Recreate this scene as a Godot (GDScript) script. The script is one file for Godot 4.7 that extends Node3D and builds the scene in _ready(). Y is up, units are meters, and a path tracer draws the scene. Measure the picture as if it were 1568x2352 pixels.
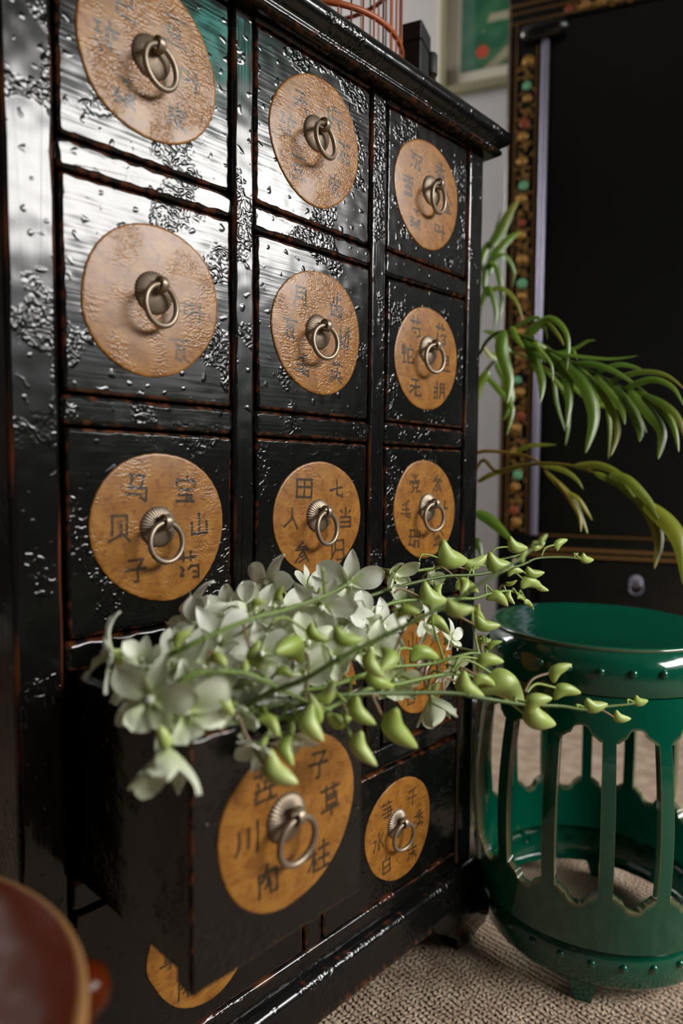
extends Node3D
# An apothecary chest with an opened drawer of orchids, in the corner of a dim room lit by one large window.
# World axes follow the chest: x along its front, y up, z out of its front.  The room stands turned by 22.86 degrees: see rm().

const FLOOR := -0.893
const TURN := 22.86
var ax := Vector3(0.9215, 0, -0.3884)      # along the window wall
var bx := Vector3(0.3884, 0, 0.9215)       # towards the window wall

# ------------------------------------------------------------------ measured places (metres)
const CAM_POS := Vector3(-0.23312, -0.22901, 0.52348)
const CAM_BASIS := Basis(Vector3(0.692985, 0.008133, 0.720906), Vector3(0.036296, 0.998275, -0.046153), Vector3(-0.720037, 0.058150, 0.691495))
const FOCAL := 16.13297
const HOLES := {
	"a0": [-0.001, 0.1931, 0.165, 0.1931, 0.1642, 0.0247, -0.0008, 0.023],
	"a1": [-0.0007, -0.0007, 0.1648, 0.0037, 0.1655, -0.1713, 0.0007, -0.1701],
	"a2": [0.0009, -0.194, 0.1659, -0.195, 0.165, -0.3651, 0.0016, -0.3651],
	"a3": [0.0018, -0.3898, 0.165, -0.3898, 0.165, -0.5598, 0.0029, -0.5598],
	"b0": [0.1893, 0.192, 0.3573, 0.1931, 0.3564, 0.0222, 0.1887, 0.0247],
	"b1": [0.1893, 0.0002, 0.3571, 0.001, 0.3568, -0.1716, 0.1909, -0.1698],
	"b2": [0.1909, -0.1943, 0.3573, -0.1951, 0.3563, -0.3651, 0.1903, -0.3651],
	"b3": [0.1903, -0.3898, 0.3563, -0.3898, 0.3563, -0.5598, 0.1903, -0.5598],
	"c0": [0.3824, 0.1895, 0.5483, 0.1956, 0.549, 0.0258, 0.3819, 0.0264],
	"c1": [0.3837, -0.0026, 0.5476, 0.001, 0.5468, -0.172, 0.3833, -0.1701],
	"c2": [0.3836, -0.1962, 0.5464, -0.1963, 0.5477, -0.3651, 0.3851, -0.3651],
	"c3": [0.3852, -0.3898, 0.5477, -0.3898, 0.5477, -0.5598, 0.3862, -0.5598],
	"d0": [0.003, -0.5868, 0.2619, -0.5868, 0.2619, -0.7522, 0.0032, -0.7522],
	"d1": [0.2871, -0.5868, 0.5466, -0.5868, 0.5466, -0.7518, 0.2871, -0.7524],
}
const DISCS := {
	"a0": [0.081, 0.11, 0.065, 0.0637, 0.0646, 0.0668, 0.0663, 0.0659, 0.0655, 0.065, 0.0646, 0.0643, 0.0646, 0.0665, 0.0657, 0.0647, 0.0646, 0.0653, 0.0658, 0.0652],
	"a1": [0.0817, -0.0869, 0.0646, 0.0663, 0.0676, 0.0656, 0.0637, 0.0628, 0.0624, 0.0623, 0.0624, 0.0633, 0.0663, 0.0668, 0.0658, 0.0643, 0.0625, 0.0613, 0.0606, 0.0629],
	"a2": [0.087, -0.2775, 0.0644, 0.0652, 0.0652, 0.0641, 0.063, 0.0636, 0.065, 0.066, 0.0661, 0.0657, 0.0645, 0.0631, 0.0625, 0.0635, 0.0662, 0.0666, 0.065, 0.0641],
	"b0": [0.2718, 0.1093, 0.0621, 0.0638, 0.0659, 0.0676, 0.0659, 0.0635, 0.0616, 0.0611, 0.0623, 0.0641, 0.0642, 0.0643, 0.0654, 0.0663, 0.0656, 0.0624, 0.0611, 0.0608],
	"b1": [0.2745, -0.0844, 0.0625, 0.0637, 0.0648, 0.065, 0.0632, 0.0625, 0.0629, 0.0636, 0.0647, 0.0648, 0.0635, 0.0631, 0.0625, 0.0631, 0.0641, 0.0651, 0.0642, 0.0625],
	"b2": [0.2787, -0.2782, 0.065, 0.065, 0.0639, 0.0613, 0.0603, 0.0601, 0.0615, 0.0634, 0.0648, 0.065, 0.0639, 0.0623, 0.0609, 0.0607, 0.0606, 0.0605, 0.0608, 0.0635],
	"c0": [0.4598, 0.1099, 0.0629, 0.0654, 0.0656, 0.0644, 0.0633, 0.0627, 0.0631, 0.0648, 0.0646, 0.0642, 0.0631, 0.0634, 0.0641, 0.0653, 0.0649, 0.0638, 0.0624, 0.0622],
	"c1": [0.4624, -0.088, 0.0632, 0.0651, 0.0654, 0.0642, 0.0621, 0.0624, 0.0626, 0.062, 0.0626, 0.0643, 0.0645, 0.0646, 0.0644, 0.0635, 0.0629, 0.0623, 0.0617, 0.0622],
	"c2": [0.4648, -0.2752, 0.0631, 0.0617, 0.0607, 0.0603, 0.0605, 0.0622, 0.0644, 0.0637, 0.0635, 0.0637, 0.0623, 0.061, 0.0607, 0.0616, 0.0618, 0.0625, 0.0647, 0.0642],
	"d1": [0.4207, -0.6728, 0.0628, 0.0638, 0.0642, 0.0636, 0.0634, 0.0634, 0.0642, 0.0656, 0.0665, 0.0645, 0.0615, 0.061, 0.0608, 0.0634, 0.0658, 0.0677, 0.0654, 0.0636],
	"d0": [0.1325, -0.6695, 0.0632, 0.0632, 0.0632, 0.0632, 0.0632, 0.0632, 0.0632, 0.0632, 0.0632, 0.0632, 0.0587, 0.0585, 0.0608, 0.0632, 0.065, 0.0637, 0.06, 0.0601],
	"op": [0.0867, -0.4752, 0.0641, 0.0649, 0.0638, 0.0618, 0.0611, 0.0604, 0.0598, 0.0623, 0.0649, 0.0641, 0.0631, 0.0634, 0.0636, 0.063, 0.0617, 0.0618, 0.0619, 0.0625],
	"b3": [0.2745, -0.474, 0.063, 0.063, 0.063, 0.063, 0.063, 0.063, 0.063, 0.063, 0.063, 0.063, 0.063, 0.063, 0.063, 0.063, 0.063, 0.063, 0.063, 0.063],
	"c3": [0.4645, -0.472, 0.0632, 0.064, 0.063, 0.0625, 0.0636, 0.0638, 0.0626, 0.0627, 0.0639, 0.0635, 0.0624, 0.0631, 0.064, 0.0631, 0.0624, 0.0635, 0.0639, 0.0627],
}
const PULLS := {
	"a0": [0.0807, 0.1112, 0.0686, 0.1885, -0.0215],
	"a1": [0.0811, -0.0802, -0.0597, 0.1904, 0.0087],
	"a2": [0.0836, -0.2773, -0.074, 0.0942, -0.0811],
	"b0": [0.2698, 0.1159, -0.1144, 0.1917, -0.1189],
	"b1": [0.2728, -0.0838, -0.135, -0.0615, -0.0417],
	"b2": [0.2771, -0.2758, -0.1009, 0.1228, -0.0844],
	"c0": [0.4661, 0.1162, -0.0873, 0.152, 0.057],
	"c1": [0.4631, -0.0775, -0.201, -0.0927, -0.0125],
	"c2": [0.4673, -0.2725, -0.1941, -0.1469, -0.0504],
	"d1": [0.4147, -0.6633, -0.048, -0.1345, 0.0522],
	"d0": [0.1325, -0.6685, 0, 0.1, 0],
	"op": [0.0802, -0.4714, 0.0089, 0.0027, 0.0508],
	"b3": [0.2745, -0.473, 0, 0.1, 0],
	"c3": [0.4645, -0.471, 0, 0.1, 0],
}
const STEMS := {
	"back": [-0.003, -0.3593, 0.125, 0.0018, -0.3531, 0.132, 0.0105, -0.3427, 0.15, 0.0216, -0.3362, 0.158, 0.0536, -0.3277, 0.165, 0.0782, -0.3262, 0.165, 0.1029, -0.3234, 0.165, 0.1273, -0.3198, 0.165, 0.1485, -0.3143, 0.165, 0.1714, -0.3098, 0.16],
	"diagonal": [0.0478, -0.3865, 0.165, 0.0535, -0.3728, 0.185, 0.0658, -0.3624, 0.205, 0.0803, -0.3482, 0.222, 0.1043, -0.3371, 0.235, 0.1271, -0.3249, 0.25, 0.1487, -0.316, 0.26, 0.1667, -0.3044, 0.27, 0.1914, -0.292, 0.28, 0.2098, -0.2821, 0.285, 0.217, -0.2735, 0.29],
	"left": [-0.004, -0.3693, 0.155, -0.0042, -0.3568, 0.168, 0.0093, -0.352, 0.175, 0.0257, -0.3546, 0.18, 0.0376, -0.3582, 0.185, 0.0566, -0.3695, 0.19, 0.0757, -0.3812, 0.195, 0.095, -0.3915, 0.2],
	"low": [0.0374, -0.3996, 0.15, 0.0423, -0.3919, 0.165, 0.062, -0.3866, 0.175, 0.0875, -0.388, 0.182, 0.1087, -0.3853, 0.195, 0.1518, -0.3902, 0.21, 0.1943, -0.3953, 0.23, 0.2148, -0.4006, 0.245, 0.2528, -0.4113, 0.258, 0.2943, -0.4199, 0.27, 0.3267, -0.4293, 0.276, 0.362, -0.4334, 0.282, 0.3947, -0.4391, 0.285, 0.4172, -0.4413, 0.288],
	"high": [0.1347, -0.3673, 0.1, 0.1795, -0.3559, 0.1, 0.2241, -0.3458, 0.105, 0.273, -0.3371, 0.115, 0.3229, -0.331, 0.13, 0.3636, -0.3314, 0.145, 0.4203, -0.3265, 0.158, 0.4465, -0.3202, 0.165, 0.5021, -0.3233, 0.172, 0.5351, -0.3287, 0.176],
	"upper": [0.141, -0.3662, 0.07, 0.1981, -0.3425, 0.075, 0.2574, -0.3323, 0.08, 0.2974, -0.3308, 0.085, 0.3301, -0.3294, 0.095, 0.3666, -0.3273, 0.105, 0.3984, -0.3269, 0.11, 0.4241, -0.3265, 0.118, 0.4731, -0.3205, 0.132, 0.5049, -0.31, 0.142],
	"middle": [0.1454, -0.3764, 0.12, 0.1969, -0.3631, 0.12, 0.2495, -0.3484, 0.125, 0.296, -0.3496, 0.14, 0.3249, -0.3507, 0.15, 0.3401, -0.3514, 0.156, 0.3637, -0.3486, 0.16, 0.3914, -0.3494, 0.166, 0.4076, -0.3583, 0.172, 0.4162, -0.368, 0.176],
	"inner": [0.0752, -0.3937, 0.13, 0.0999, -0.3915, 0.15, 0.1303, -0.39, 0.165, 0.1761, -0.3833, 0.178, 0.2176, -0.3859, 0.19, 0.2409, -0.3813, 0.203, 0.2593, -0.3809, 0.208, 0.2843, -0.389, 0.214],
	"front": [0.0586, -0.3954, 0.17, 0.093, -0.3972, 0.185, 0.1417, -0.3902, 0.19, 0.1765, -0.3918, 0.195, 0.2149, -0.3927, 0.2, 0.2403, -0.3948, 0.208, 0.2543, -0.4008, 0.218, 0.2621, -0.4078, 0.232, 0.2702, -0.416, 0.25],
}
const SPRAY_LABELS := {
	"back": "orchid spray whose dark stem crosses the white blossoms, farthest up beside the paper labels",
	"diagonal": "orchid spray whose dark stem slants up across the whole bunch to small buds",
	"left": "orchid spray with pale blossoms tumbling over the side of the opened drawer",
	"low": "longest orchid spray, its green buds reaching out in front of the green stool",
	"high": "orchid spray ending in small buds in front of the gold lines of the wardrobe",
	"upper": "orchid spray with plump green buds directly above the drawer beside the lower round labels",
	"middle": "orchid spray whose budded tip droops towards the top of the green stool",
	"inner": "orchid spray with big white open flowers deep in the middle of the bunch",
	"front": "orchid spray with fat buds hanging down over the label of the opened drawer",
}
var FLOWERS := [
	["left", [-0.0104, -0.3512, 0.1, -0.9038, 0.0651, -0.4231, 0.0135, 0.9922, 0.1239, 1, 0.85, 0.12]],
	["left", [-0.001, -0.3555, 0.12, -0.399, 0.7428, 0.5376, 0.6268, 0.6489, -0.4314, 0.62, 0.5, 0.15]],
	["back", [0.0803, -0.3438, 0.06, -0.8785, 0.4479, -0.1662, 0.45, 0.8926, 0.0266, 1, 0.9, 0.03]],
	["back", [0.1087, -0.3421, 0.07, -0.7268, 0.6239, 0.2871, 0.3517, 0.6972, -0.6247, 0.95, 0.85, 0.06]],
	["upper", [0.1516, -0.3248, 0.07, -0.9861, 0.1435, 0.0844, 0.1586, 0.9638, 0.2143, 0.95, 0.95, 0]],
	["upper", [0.2029, -0.3369, 0.06, 0.2478, 0.5174, 0.8191, 0.0052, 0.8447, -0.5352, 0.8, 0.8, 0.22]],
	["upper", [0.2194, -0.3291, 0.1, -0.8187, -0.0474, 0.5723, 0.0311, 0.9915, 0.1266, 1, 1, 0]],
	["middle", [0.1541, -0.3361, 0.13, -0.7301, -0.2606, 0.6317, 0.2977, -0.9534, -0.0492, 0.98, 0.95, 0]],
	["upper", [0.2913, -0.3287, 0.09, -0.0712, -0.2999, 0.9513, -0.3704, 0.8935, 0.2539, 0.85, 0.6, 0.32]],
	["middle", [0.2152, -0.3627, 0.14, -0.3181, 0.2721, 0.9081, 0.3355, 0.9282, -0.1607, 0.95, 0.95, 0]],
	["back", [0.1217, -0.3431, 0.085, -0.4992, 0.5855, 0.6387, 0.8213, 0.5548, 0.1333, 0.9, 0.85, 0.1]],
	["back", [0.0649, -0.3533, 0.115, -0.6669, 0.3871, 0.6367, -0.1283, 0.7821, -0.6098, 0.95, 0.9, 0.05]],
	["left", [0.0673, -0.3769, 0.14, -0.6007, -0.3235, 0.7311, 0.1336, -0.9422, -0.3072, 0.95, 0.9, 0]],
	["inner", [0.0864, -0.3878, 0.15, -0.5512, -0.1025, 0.828, 0.465, -0.8617, 0.2029, 0.8, 0.9, 0]],
	["left", [-0.0101, -0.3691, 0.15, -0.8727, 0.0542, 0.4853, 0.1336, 0.9824, 0.1306, 1, 0.9, 0.34]],
	["left", [0.0069, -0.3777, 0.16, -0.6844, 0.0071, 0.7291, -0.1506, 0.977, -0.1509, 1, 0.92, 0.34]],
	["left", [-0.0104, -0.3972, 0.165, -0.369, -0.8551, 0.3643, 0.824, -0.4823, -0.2974, 1.05, 0.42, 0.25]],
	["front", [0.23, -0.4169, 0.185, -0.0049, -0.8985, 0.439, -0.7642, -0.2798, -0.5811, 0.9, 0.42, 0.4]],
	["inner", [0.2911, -0.3816, 0.16, 0.1809, 0.2415, 0.9534, 0.2109, 0.9373, -0.2774, 0.6, 0.8, 0.05]],
	["front", [0.2651, -0.4009, 0.18, -0.1152, -0.3114, 0.9433, -0.4859, 0.8459, 0.2199, 0.6, 0.8, 0.25]],
	["inner", [0.1306, -0.3613, 0.11, -0.6971, 0.2626, 0.6672, 0.1839, 0.9649, -0.1876, 0.9, 0.9, 0.25]],
	["inner", [0.1383, -0.3644, 0.13, -0.5552, 0.1606, 0.8161, 0.7655, 0.4822, 0.4259, 0.85, 0.9, 0.3]],
	["middle", [0.2795, -0.3729, 0.14, 0.0714, 0.0435, 0.9965, -0.1909, 0.9812, -0.0291, 0.7, 0.8, 0.02]],
	["front", [0.0487, -0.4086, 0.182, -0.9208, -0.3046, 0.2436, 0.2027, -0.9073, -0.3683, 0.6, 0.6, 0.1]],
	["left", [0.0445, -0.3675, 0.125, -0.7645, 0.2603, 0.5898, 0.6402, 0.1988, 0.742, 0.9, 0.9, 0.15]],
	["front", [0.0783, -0.409, 0.178, -0.45, -0.6592, 0.6024, 0.3929, -0.7519, -0.5294, 0.7, 0.7, 0.2]],
	["inner", [0.1887, -0.3618, 0.12, -0.6438, -0.0456, 0.7638, -0.5177, 0.761, -0.3909, 0.95, 0.95, 0.03]],
	["back", [0.0978, -0.3603, 0.1, -0.8012, 0.3761, 0.4654, 0.5245, 0.8158, 0.2436, 0.9, 0.9, 0.18]],
	["back", [0.1501, -0.3471, 0.085, -0.3839, 0.5992, 0.7025, 0.0408, 0.7711, -0.6354, 0.85, 0.9, 0.05]],
	["left", [-0.0043, -0.3676, 0.115, -0.9855, 0.1548, -0.0693, 0.1641, 0.9736, -0.1584, 0.8, 0.75, 0.3]],
	["inner", [0.1916, -0.3756, 0.15, -0.6363, 0.1623, 0.7542, 0.4178, 0.8943, 0.16, 0.85, 0.9, 0.35]],
	["inner", [0.1426, -0.3733, 0.155, -0.6971, 0.2626, 0.6672, -0.5129, 0.4675, -0.7199, 0.8, 0.85, 0.4]],
	["left", [0.0304, -0.3652, 0.115, -0.7153, 0.5861, 0.3805, 0.6961, 0.5504, 0.461, 0.85, 0.85, 0.22]],
	["upper", [0.346, -0.3424, 0.095, -0.0892, 0.4045, 0.9102, 0.0731, 0.914, -0.399, 0.6, 0.45, 0.4]],
	["middle", [0.2717, -0.352, 0.12, -0.5204, 0.2799, 0.8068, 0.6197, 0.7737, 0.1313, 0.7, 0.6, 0.4]],
	["inner", [0.0998, -0.3679, 0.12, -0.6363, 0.1623, 0.7542, -0.1636, 0.927, -0.3375, 0.85, 0.9, 0.2]],
	["inner", [0.1221, -0.3825, 0.145, -0.5626, -0.044, 0.8256, 0.73, -0.4952, 0.4711, 0.8, 0.85, 0.35]],
	["front", [0.1929, -0.3962, 0.175, -0.5626, -0.044, 0.8256, 0.1196, 0.9837, 0.1339, 0.75, 0.7, 0.45]],
	["left", [0.0447, -0.3842, 0.14, -0.7886, 0.057, 0.6122, 0.598, -0.1603, 0.7853, 0.85, 0.85, 0.15]],
	["middle", [0.2026, -0.3566, 0.13, -0.4298, 0.2724, 0.8608, -0.7587, 0.4078, -0.5079, 0.8, 0.9, 0.1]],
	["upper", [0.2055, -0.3435, 0.09, -0.7639, 0.4847, 0.4261, 0.0011, 0.6613, -0.7501, 0.9, 0.9, 0.03]],
	["back", [0.0725, -0.3491, 0.085, -0.8519, 0.4853, 0.1969, 0.5211, 0.8231, 0.2258, 0.9, 0.85, 0.12]],
	["front", [0.0423, -0.3895, 0.165, -0.6181, -0.2582, 0.7425, 0.4321, -0.9006, 0.0465, 0.6, 0.6, 0.3]],
]
var BUDS := [
	["upper", [0.3546, -0.3179, 0.1, 0.395, -0.3247, 0.11, -0.1394, 0.9826, 0.1229, 0.5, 0.45], [0.3284, -0.3193, 0.095]],
	["upper", [0.3919, -0.3329, 0.11, 0.4164, -0.3183, 0.122, -0.1394, 0.9826, 0.1229, 0.4, 0.55]],
	["upper", [0.4436, -0.3105, 0.13, 0.4665, -0.3132, 0.142, -0.3807, 0.9131, -0.1462, 0.5, 0.45], [0.4208, -0.325, 0.12]],
	["high", [0.3772, -0.3242, 0.145, 0.4051, -0.3253, 0.16, -0.1394, 0.9826, 0.1229, 0.5, 0.4]],
	["high", [0.4102, -0.3305, 0.15, 0.4253, -0.3328, 0.16, -0.2098, -0.9544, 0.2125, 0.45, 0.55]],
	["high", [0.4392, -0.3385, 0.155, 0.4592, -0.3373, 0.167, -0.1394, 0.9826, 0.1229, 0.42, 0.25], [0.423, -0.3284, 0.155]],
	["high", [0.4364, -0.3428, 0.152, 0.4609, -0.3532, 0.164, -0.2098, -0.9544, 0.2125, 0.42, 0.5], [0.4094, -0.3313, 0.15]],
	["high", [0.4695, -0.3544, 0.15, 0.4832, -0.3612, 0.16, -0.1394, 0.9826, 0.1229, 0.4, 0.6], [0.4419, -0.3441, 0.15]],
	["middle", [0.3636, -0.3468, 0.16, 0.379, -0.3624, 0.17, -0.7462, 0.4413, -0.4985, 0.45, 0.45]],
	["middle", [0.3854, -0.351, 0.162, 0.3902, -0.3626, 0.17, 0.488, 0.3001, 0.8197, 0.4, 0.6]],
	["middle", [0.3756, -0.3413, 0.17, 0.3809, -0.3357, 0.178, -0.1394, 0.9826, 0.1229, 0.38, 0.3]],
	["middle", [0.3959, -0.3539, 0.17, 0.405, -0.36, 0.174, -0.2098, -0.9544, 0.2125, 0.32, 0.4]],
	["middle", [0.4076, -0.3588, 0.172, 0.42, -0.3708, 0.176, -0.2098, -0.9544, 0.2125, 0.3, 0.35]],
	["middle", [0.2774, -0.3446, 0.135, 0.3046, -0.352, 0.149, -0.1394, 0.9826, 0.1229, 0.52, 0.5], [0.2525, -0.3395, 0.125]],
	["diagonal", [0.1462, -0.3218, 0.258, 0.1614, -0.3207, 0.27, -0.1394, 0.9826, 0.1229, 0.48, 0.6]],
	["inner", [0.2498, -0.3529, 0.17, 0.2606, -0.3695, 0.182, -0.7764, 0.3669, -0.5124, 0.4, 0.4]],
	["inner", [0.2709, -0.3606, 0.2, 0.2904, -0.3617, 0.214, -0.1394, 0.9826, 0.1229, 0.42, 0.3], [0.2304, -0.3445, 0.2]],
	["inner", [0.2802, -0.3716, 0.2, 0.2772, -0.3842, 0.204, -0.8469, 0.0062, -0.5317, 0.46, 0.55]],
	["inner", [0.2821, -0.3734, 0.205, 0.2796, -0.3833, 0.209, 0.4977, 0.022, 0.8671, 0.36, 0.35]],
	["inner", [0.2749, -0.3766, 0.21, 0.2829, -0.3724, 0.22, -0.2098, -0.9544, 0.2125, 0.36, 0.2]],
	["inner", [0.2565, -0.3844, 0.212, 0.2769, -0.3875, 0.226, -0.4463, -0.8927, -0.0627, 0.46, 0.35], [0.2332, -0.3893, 0.205]],
	["front", [0.2569, -0.3936, 0.225, 0.2815, -0.4193, 0.243, -0.7779, -0.4301, -0.4582, 0.55, 0.55], [0.2278, -0.3889, 0.21]],
	["front", [0.2394, -0.3931, 0.222, 0.2552, -0.4026, 0.232, -0.2098, -0.9544, 0.2125, 0.4, 0.3]],
	["low", [0.2554, -0.4098, 0.258, 0.273, -0.4071, 0.272, -0.2098, -0.9544, 0.2125, 0.48, 0.5]],
	["low", [0.2586, -0.4213, 0.255, 0.2823, -0.4329, 0.271, -0.4691, 0.8451, -0.2564, 0.52, 0.5], [0.2337, -0.4061, 0.252]],
	["low", [0.2858, -0.3925, 0.262, 0.3019, -0.385, 0.274, -0.142, -0.9491, 0.2811, 0.42, 0.4], [0.258, -0.4025, 0.256]],
	["low", [0.2912, -0.405, 0.265, 0.3105, -0.4099, 0.279, -0.3951, -0.9186, 0.0026, 0.42, 0.3], [0.2597, -0.4033, 0.257]],
	["low", [0.3271, -0.4286, 0.275, 0.3458, -0.4268, 0.287, -0.1394, 0.9826, 0.1229, 0.46, 0.3]],
	["low", [0.3754, -0.4476, 0.28, 0.3909, -0.4506, 0.29, -0.1394, 0.9826, 0.1229, 0.42, 0.65], [0.34, -0.4334, 0.279]],
	["low", [0.4066, -0.4401, 0.286, 0.4259, -0.4416, 0.292, -0.1394, 0.9826, 0.1229, 0.38, 0.25]],
	["upper", [0.5248, -0.3133, 0.144, 0.5468, -0.307, 0.15, -0.2098, -0.9544, 0.2125, 0.36, 0.5], [0.5022, -0.3247, 0.14]],
	["upper", [0.4839, -0.3168, 0.138, 0.5031, -0.3087, 0.144, -0.1394, 0.9826, 0.1229, 0.34, 0.4]],
	["high", [0.5282, -0.3276, 0.176, 0.551, -0.3301, 0.181, -0.1394, 0.9826, 0.1229, 0.36, 0.5]],
	["high", [0.5164, -0.3218, 0.174, 0.5209, -0.3195, 0.176, -0.1394, 0.9826, 0.1229, 0.4, 0.4]],
	["front", [0.0436, -0.4167, 0.19, 0.0555, -0.427, 0.21, 0.3109, 0.7672, 0.561, 0.52, 0.95], [0.0387, -0.3891, 0.172]],
	["front", [0.0634, -0.4075, 0.185, 0.0628, -0.422, 0.197, 0.4633, 0.3275, 0.8234, 0.46, 0.3]],
	["front", [0.0742, -0.3907, 0.192, 0.0798, -0.4074, 0.208, 0.4193, 0.5592, 0.7152, 0.52, 0.75]],
	["front", [0.1134, -0.4086, 0.195, 0.1, -0.3977, 0.19, -0.1394, 0.9826, 0.1229, 0.55, 0.2]],
	["low", [0.11, -0.4143, 0.205, 0.1186, -0.4318, 0.221, 0.2893, 0.787, 0.5448, 0.42, 0.8], [0.1093, -0.3938, 0.2]],
	["low", [0.107, -0.3902, 0.205, 0.1195, -0.4032, 0.219, 0.2418, 0.8268, 0.5079, 0.46, 0.25]],
	["low", [0.1315, -0.4025, 0.215, 0.1509, -0.4258, 0.231, 0.4509, 0.4145, 0.7905, 0.42, 0.25], [0.1324, -0.3882, 0.21]],
	["front", [0.0548, -0.3889, 0.18, 0.0558, -0.4011, 0.192, -0.8469, 0.0062, -0.5317, 0.44, 0.35]],
	["back", [0.0028, -0.3358, 0.15, 0.0117, -0.3303, 0.158, -0.2098, -0.9544, 0.2125, 0.55, 0.3]],
	["back", [0.0521, -0.3481, 0.165, 0.0543, -0.3608, 0.177, 0.4977, 0.022, 0.8671, 0.55, 0.45]],
	["back", [0.0536, -0.3171, 0.165, 0.0593, -0.3156, 0.173, -0.2098, -0.9544, 0.2125, 0.55, 0.05]],
	["back", [0.075, -0.317, 0.165, 0.0768, -0.3068, 0.171, 0.4977, 0.022, 0.8671, 0.4, 0.1]],
	["left", [0.0803, -0.3453, 0.185, 0.0478, -0.3428, 0.195, -0.2098, -0.9544, 0.2125, 0.42, 0.15]],
	["back", [0.0997, -0.3426, 0.17, 0.1114, -0.3504, 0.182, -0.1394, 0.9826, 0.1229, 0.42, 0.15], [0.0734, -0.3313, 0.165]],
	["diagonal", [0.0813, -0.3367, 0.215, 0.0979, -0.3391, 0.227, -0.1394, 0.9826, 0.1229, 0.46, 0.15]],
	["left", [0.0161, -0.3418, 0.175, 0.0196, -0.3493, 0.185, -0.2098, -0.9544, 0.2125, 0.55, 0.3]],
	["left", [0.0583, -0.3567, 0.188, 0.0657, -0.3632, 0.196, -0.2098, -0.9544, 0.2125, 0.48, 0.1]],
	["diagonal", [0.117, -0.3186, 0.24, 0.1253, -0.3206, 0.252, -0.2098, -0.9544, 0.2125, 0.5, 0.05]],
	["diagonal", [0.1258, -0.3512, 0.23, 0.1035, -0.3595, 0.236, -0.8469, 0.0062, -0.5317, 0.44, 0.35]],
	["diagonal", [0.0986, -0.35, 0.225, 0.1068, -0.3643, 0.237, 0.4636, 0.4555, 0.76, 0.46, 0.4]],
	["inner", [0.2088, -0.3732, 0.18, 0.2329, -0.3834, 0.192, -0.2098, -0.9544, 0.2125, 0.42, 0.2]],
	["low", [0.2066, -0.3904, 0.225, 0.2257, -0.4046, 0.239, -0.1394, 0.9826, 0.1229, 0.44, 0.5]],
	["back", [0.1203, -0.3027, 0.165, 0.1212, -0.2983, 0.165, 0.4977, 0.022, 0.8671, 0.5, 0.1]],
	["left", [0.0203, -0.3692, 0.17, 0.0275, -0.382, 0.182, -0.8469, 0.0062, -0.5317, 0.5, 0.55]],
	["low", [0.0847, -0.3973, 0.2, 0.0791, -0.3761, 0.196, -0.8469, 0.0062, -0.5317, 0.36, 0.4]],
	["front", [0.1304, -0.3758, 0.2, 0.1503, -0.3859, 0.21, -0.1394, 0.9826, 0.1229, 0.42, 0.2]],
	["high", [0.3485, -0.3352, 0.14, 0.3323, -0.3511, 0.144, -0.8469, 0.0062, -0.5317, 0.4, 0.5]],
	["upper", [0.3611, -0.3389, 0.12, 0.3871, -0.3544, 0.13, -0.2098, -0.9544, 0.2125, 0.38, 0.45]],
	["middle", [0.2956, -0.3358, 0.14, 0.2961, -0.3504, 0.146, 0.4977, 0.022, 0.8671, 0.42, 0.6]],
	["inner", [0.2901, -0.3494, 0.185, 0.3005, -0.3619, 0.191, 0.4977, 0.022, 0.8671, 0.42, 0.35]],
	["diagonal", [0.1985, -0.2907, 0.281, 0.2048, -0.2824, 0.284, 0.4977, 0.022, 0.8671, 0.4, 0.1]],
	["diagonal", [0.2128, -0.2789, 0.288, 0.2202, -0.2718, 0.291, 0.4977, 0.022, 0.8671, 0.4, 0.15]],
	["high", [0.2748, -0.3471, 0.12, 0.2993, -0.3564, 0.13, -0.2098, -0.9544, 0.2125, 0.42, 0.4]],
	["left", [0.0904, -0.3869, 0.197, 0.1021, -0.372, 0.197, -0.8469, 0.0062, -0.5317, 0.5, 0.45]],
]
const STOOL := [0.721, 0.119, 0.4539, 0.151, 0.2923]
const RED := [-0.2284, 0.1965, 0.448, 0.1362]
const CAGE := [0.426, -0.165, 0.1149, 0.32]
const BOXES := [0.5649, -0.105, 0.5929, -0.1]
const PIC := [-0.1937, 0.4263, 1.0845, 1.9345, -0.1206, 1.1535]
const PALM_POT := [0.8, -0.25]
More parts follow.
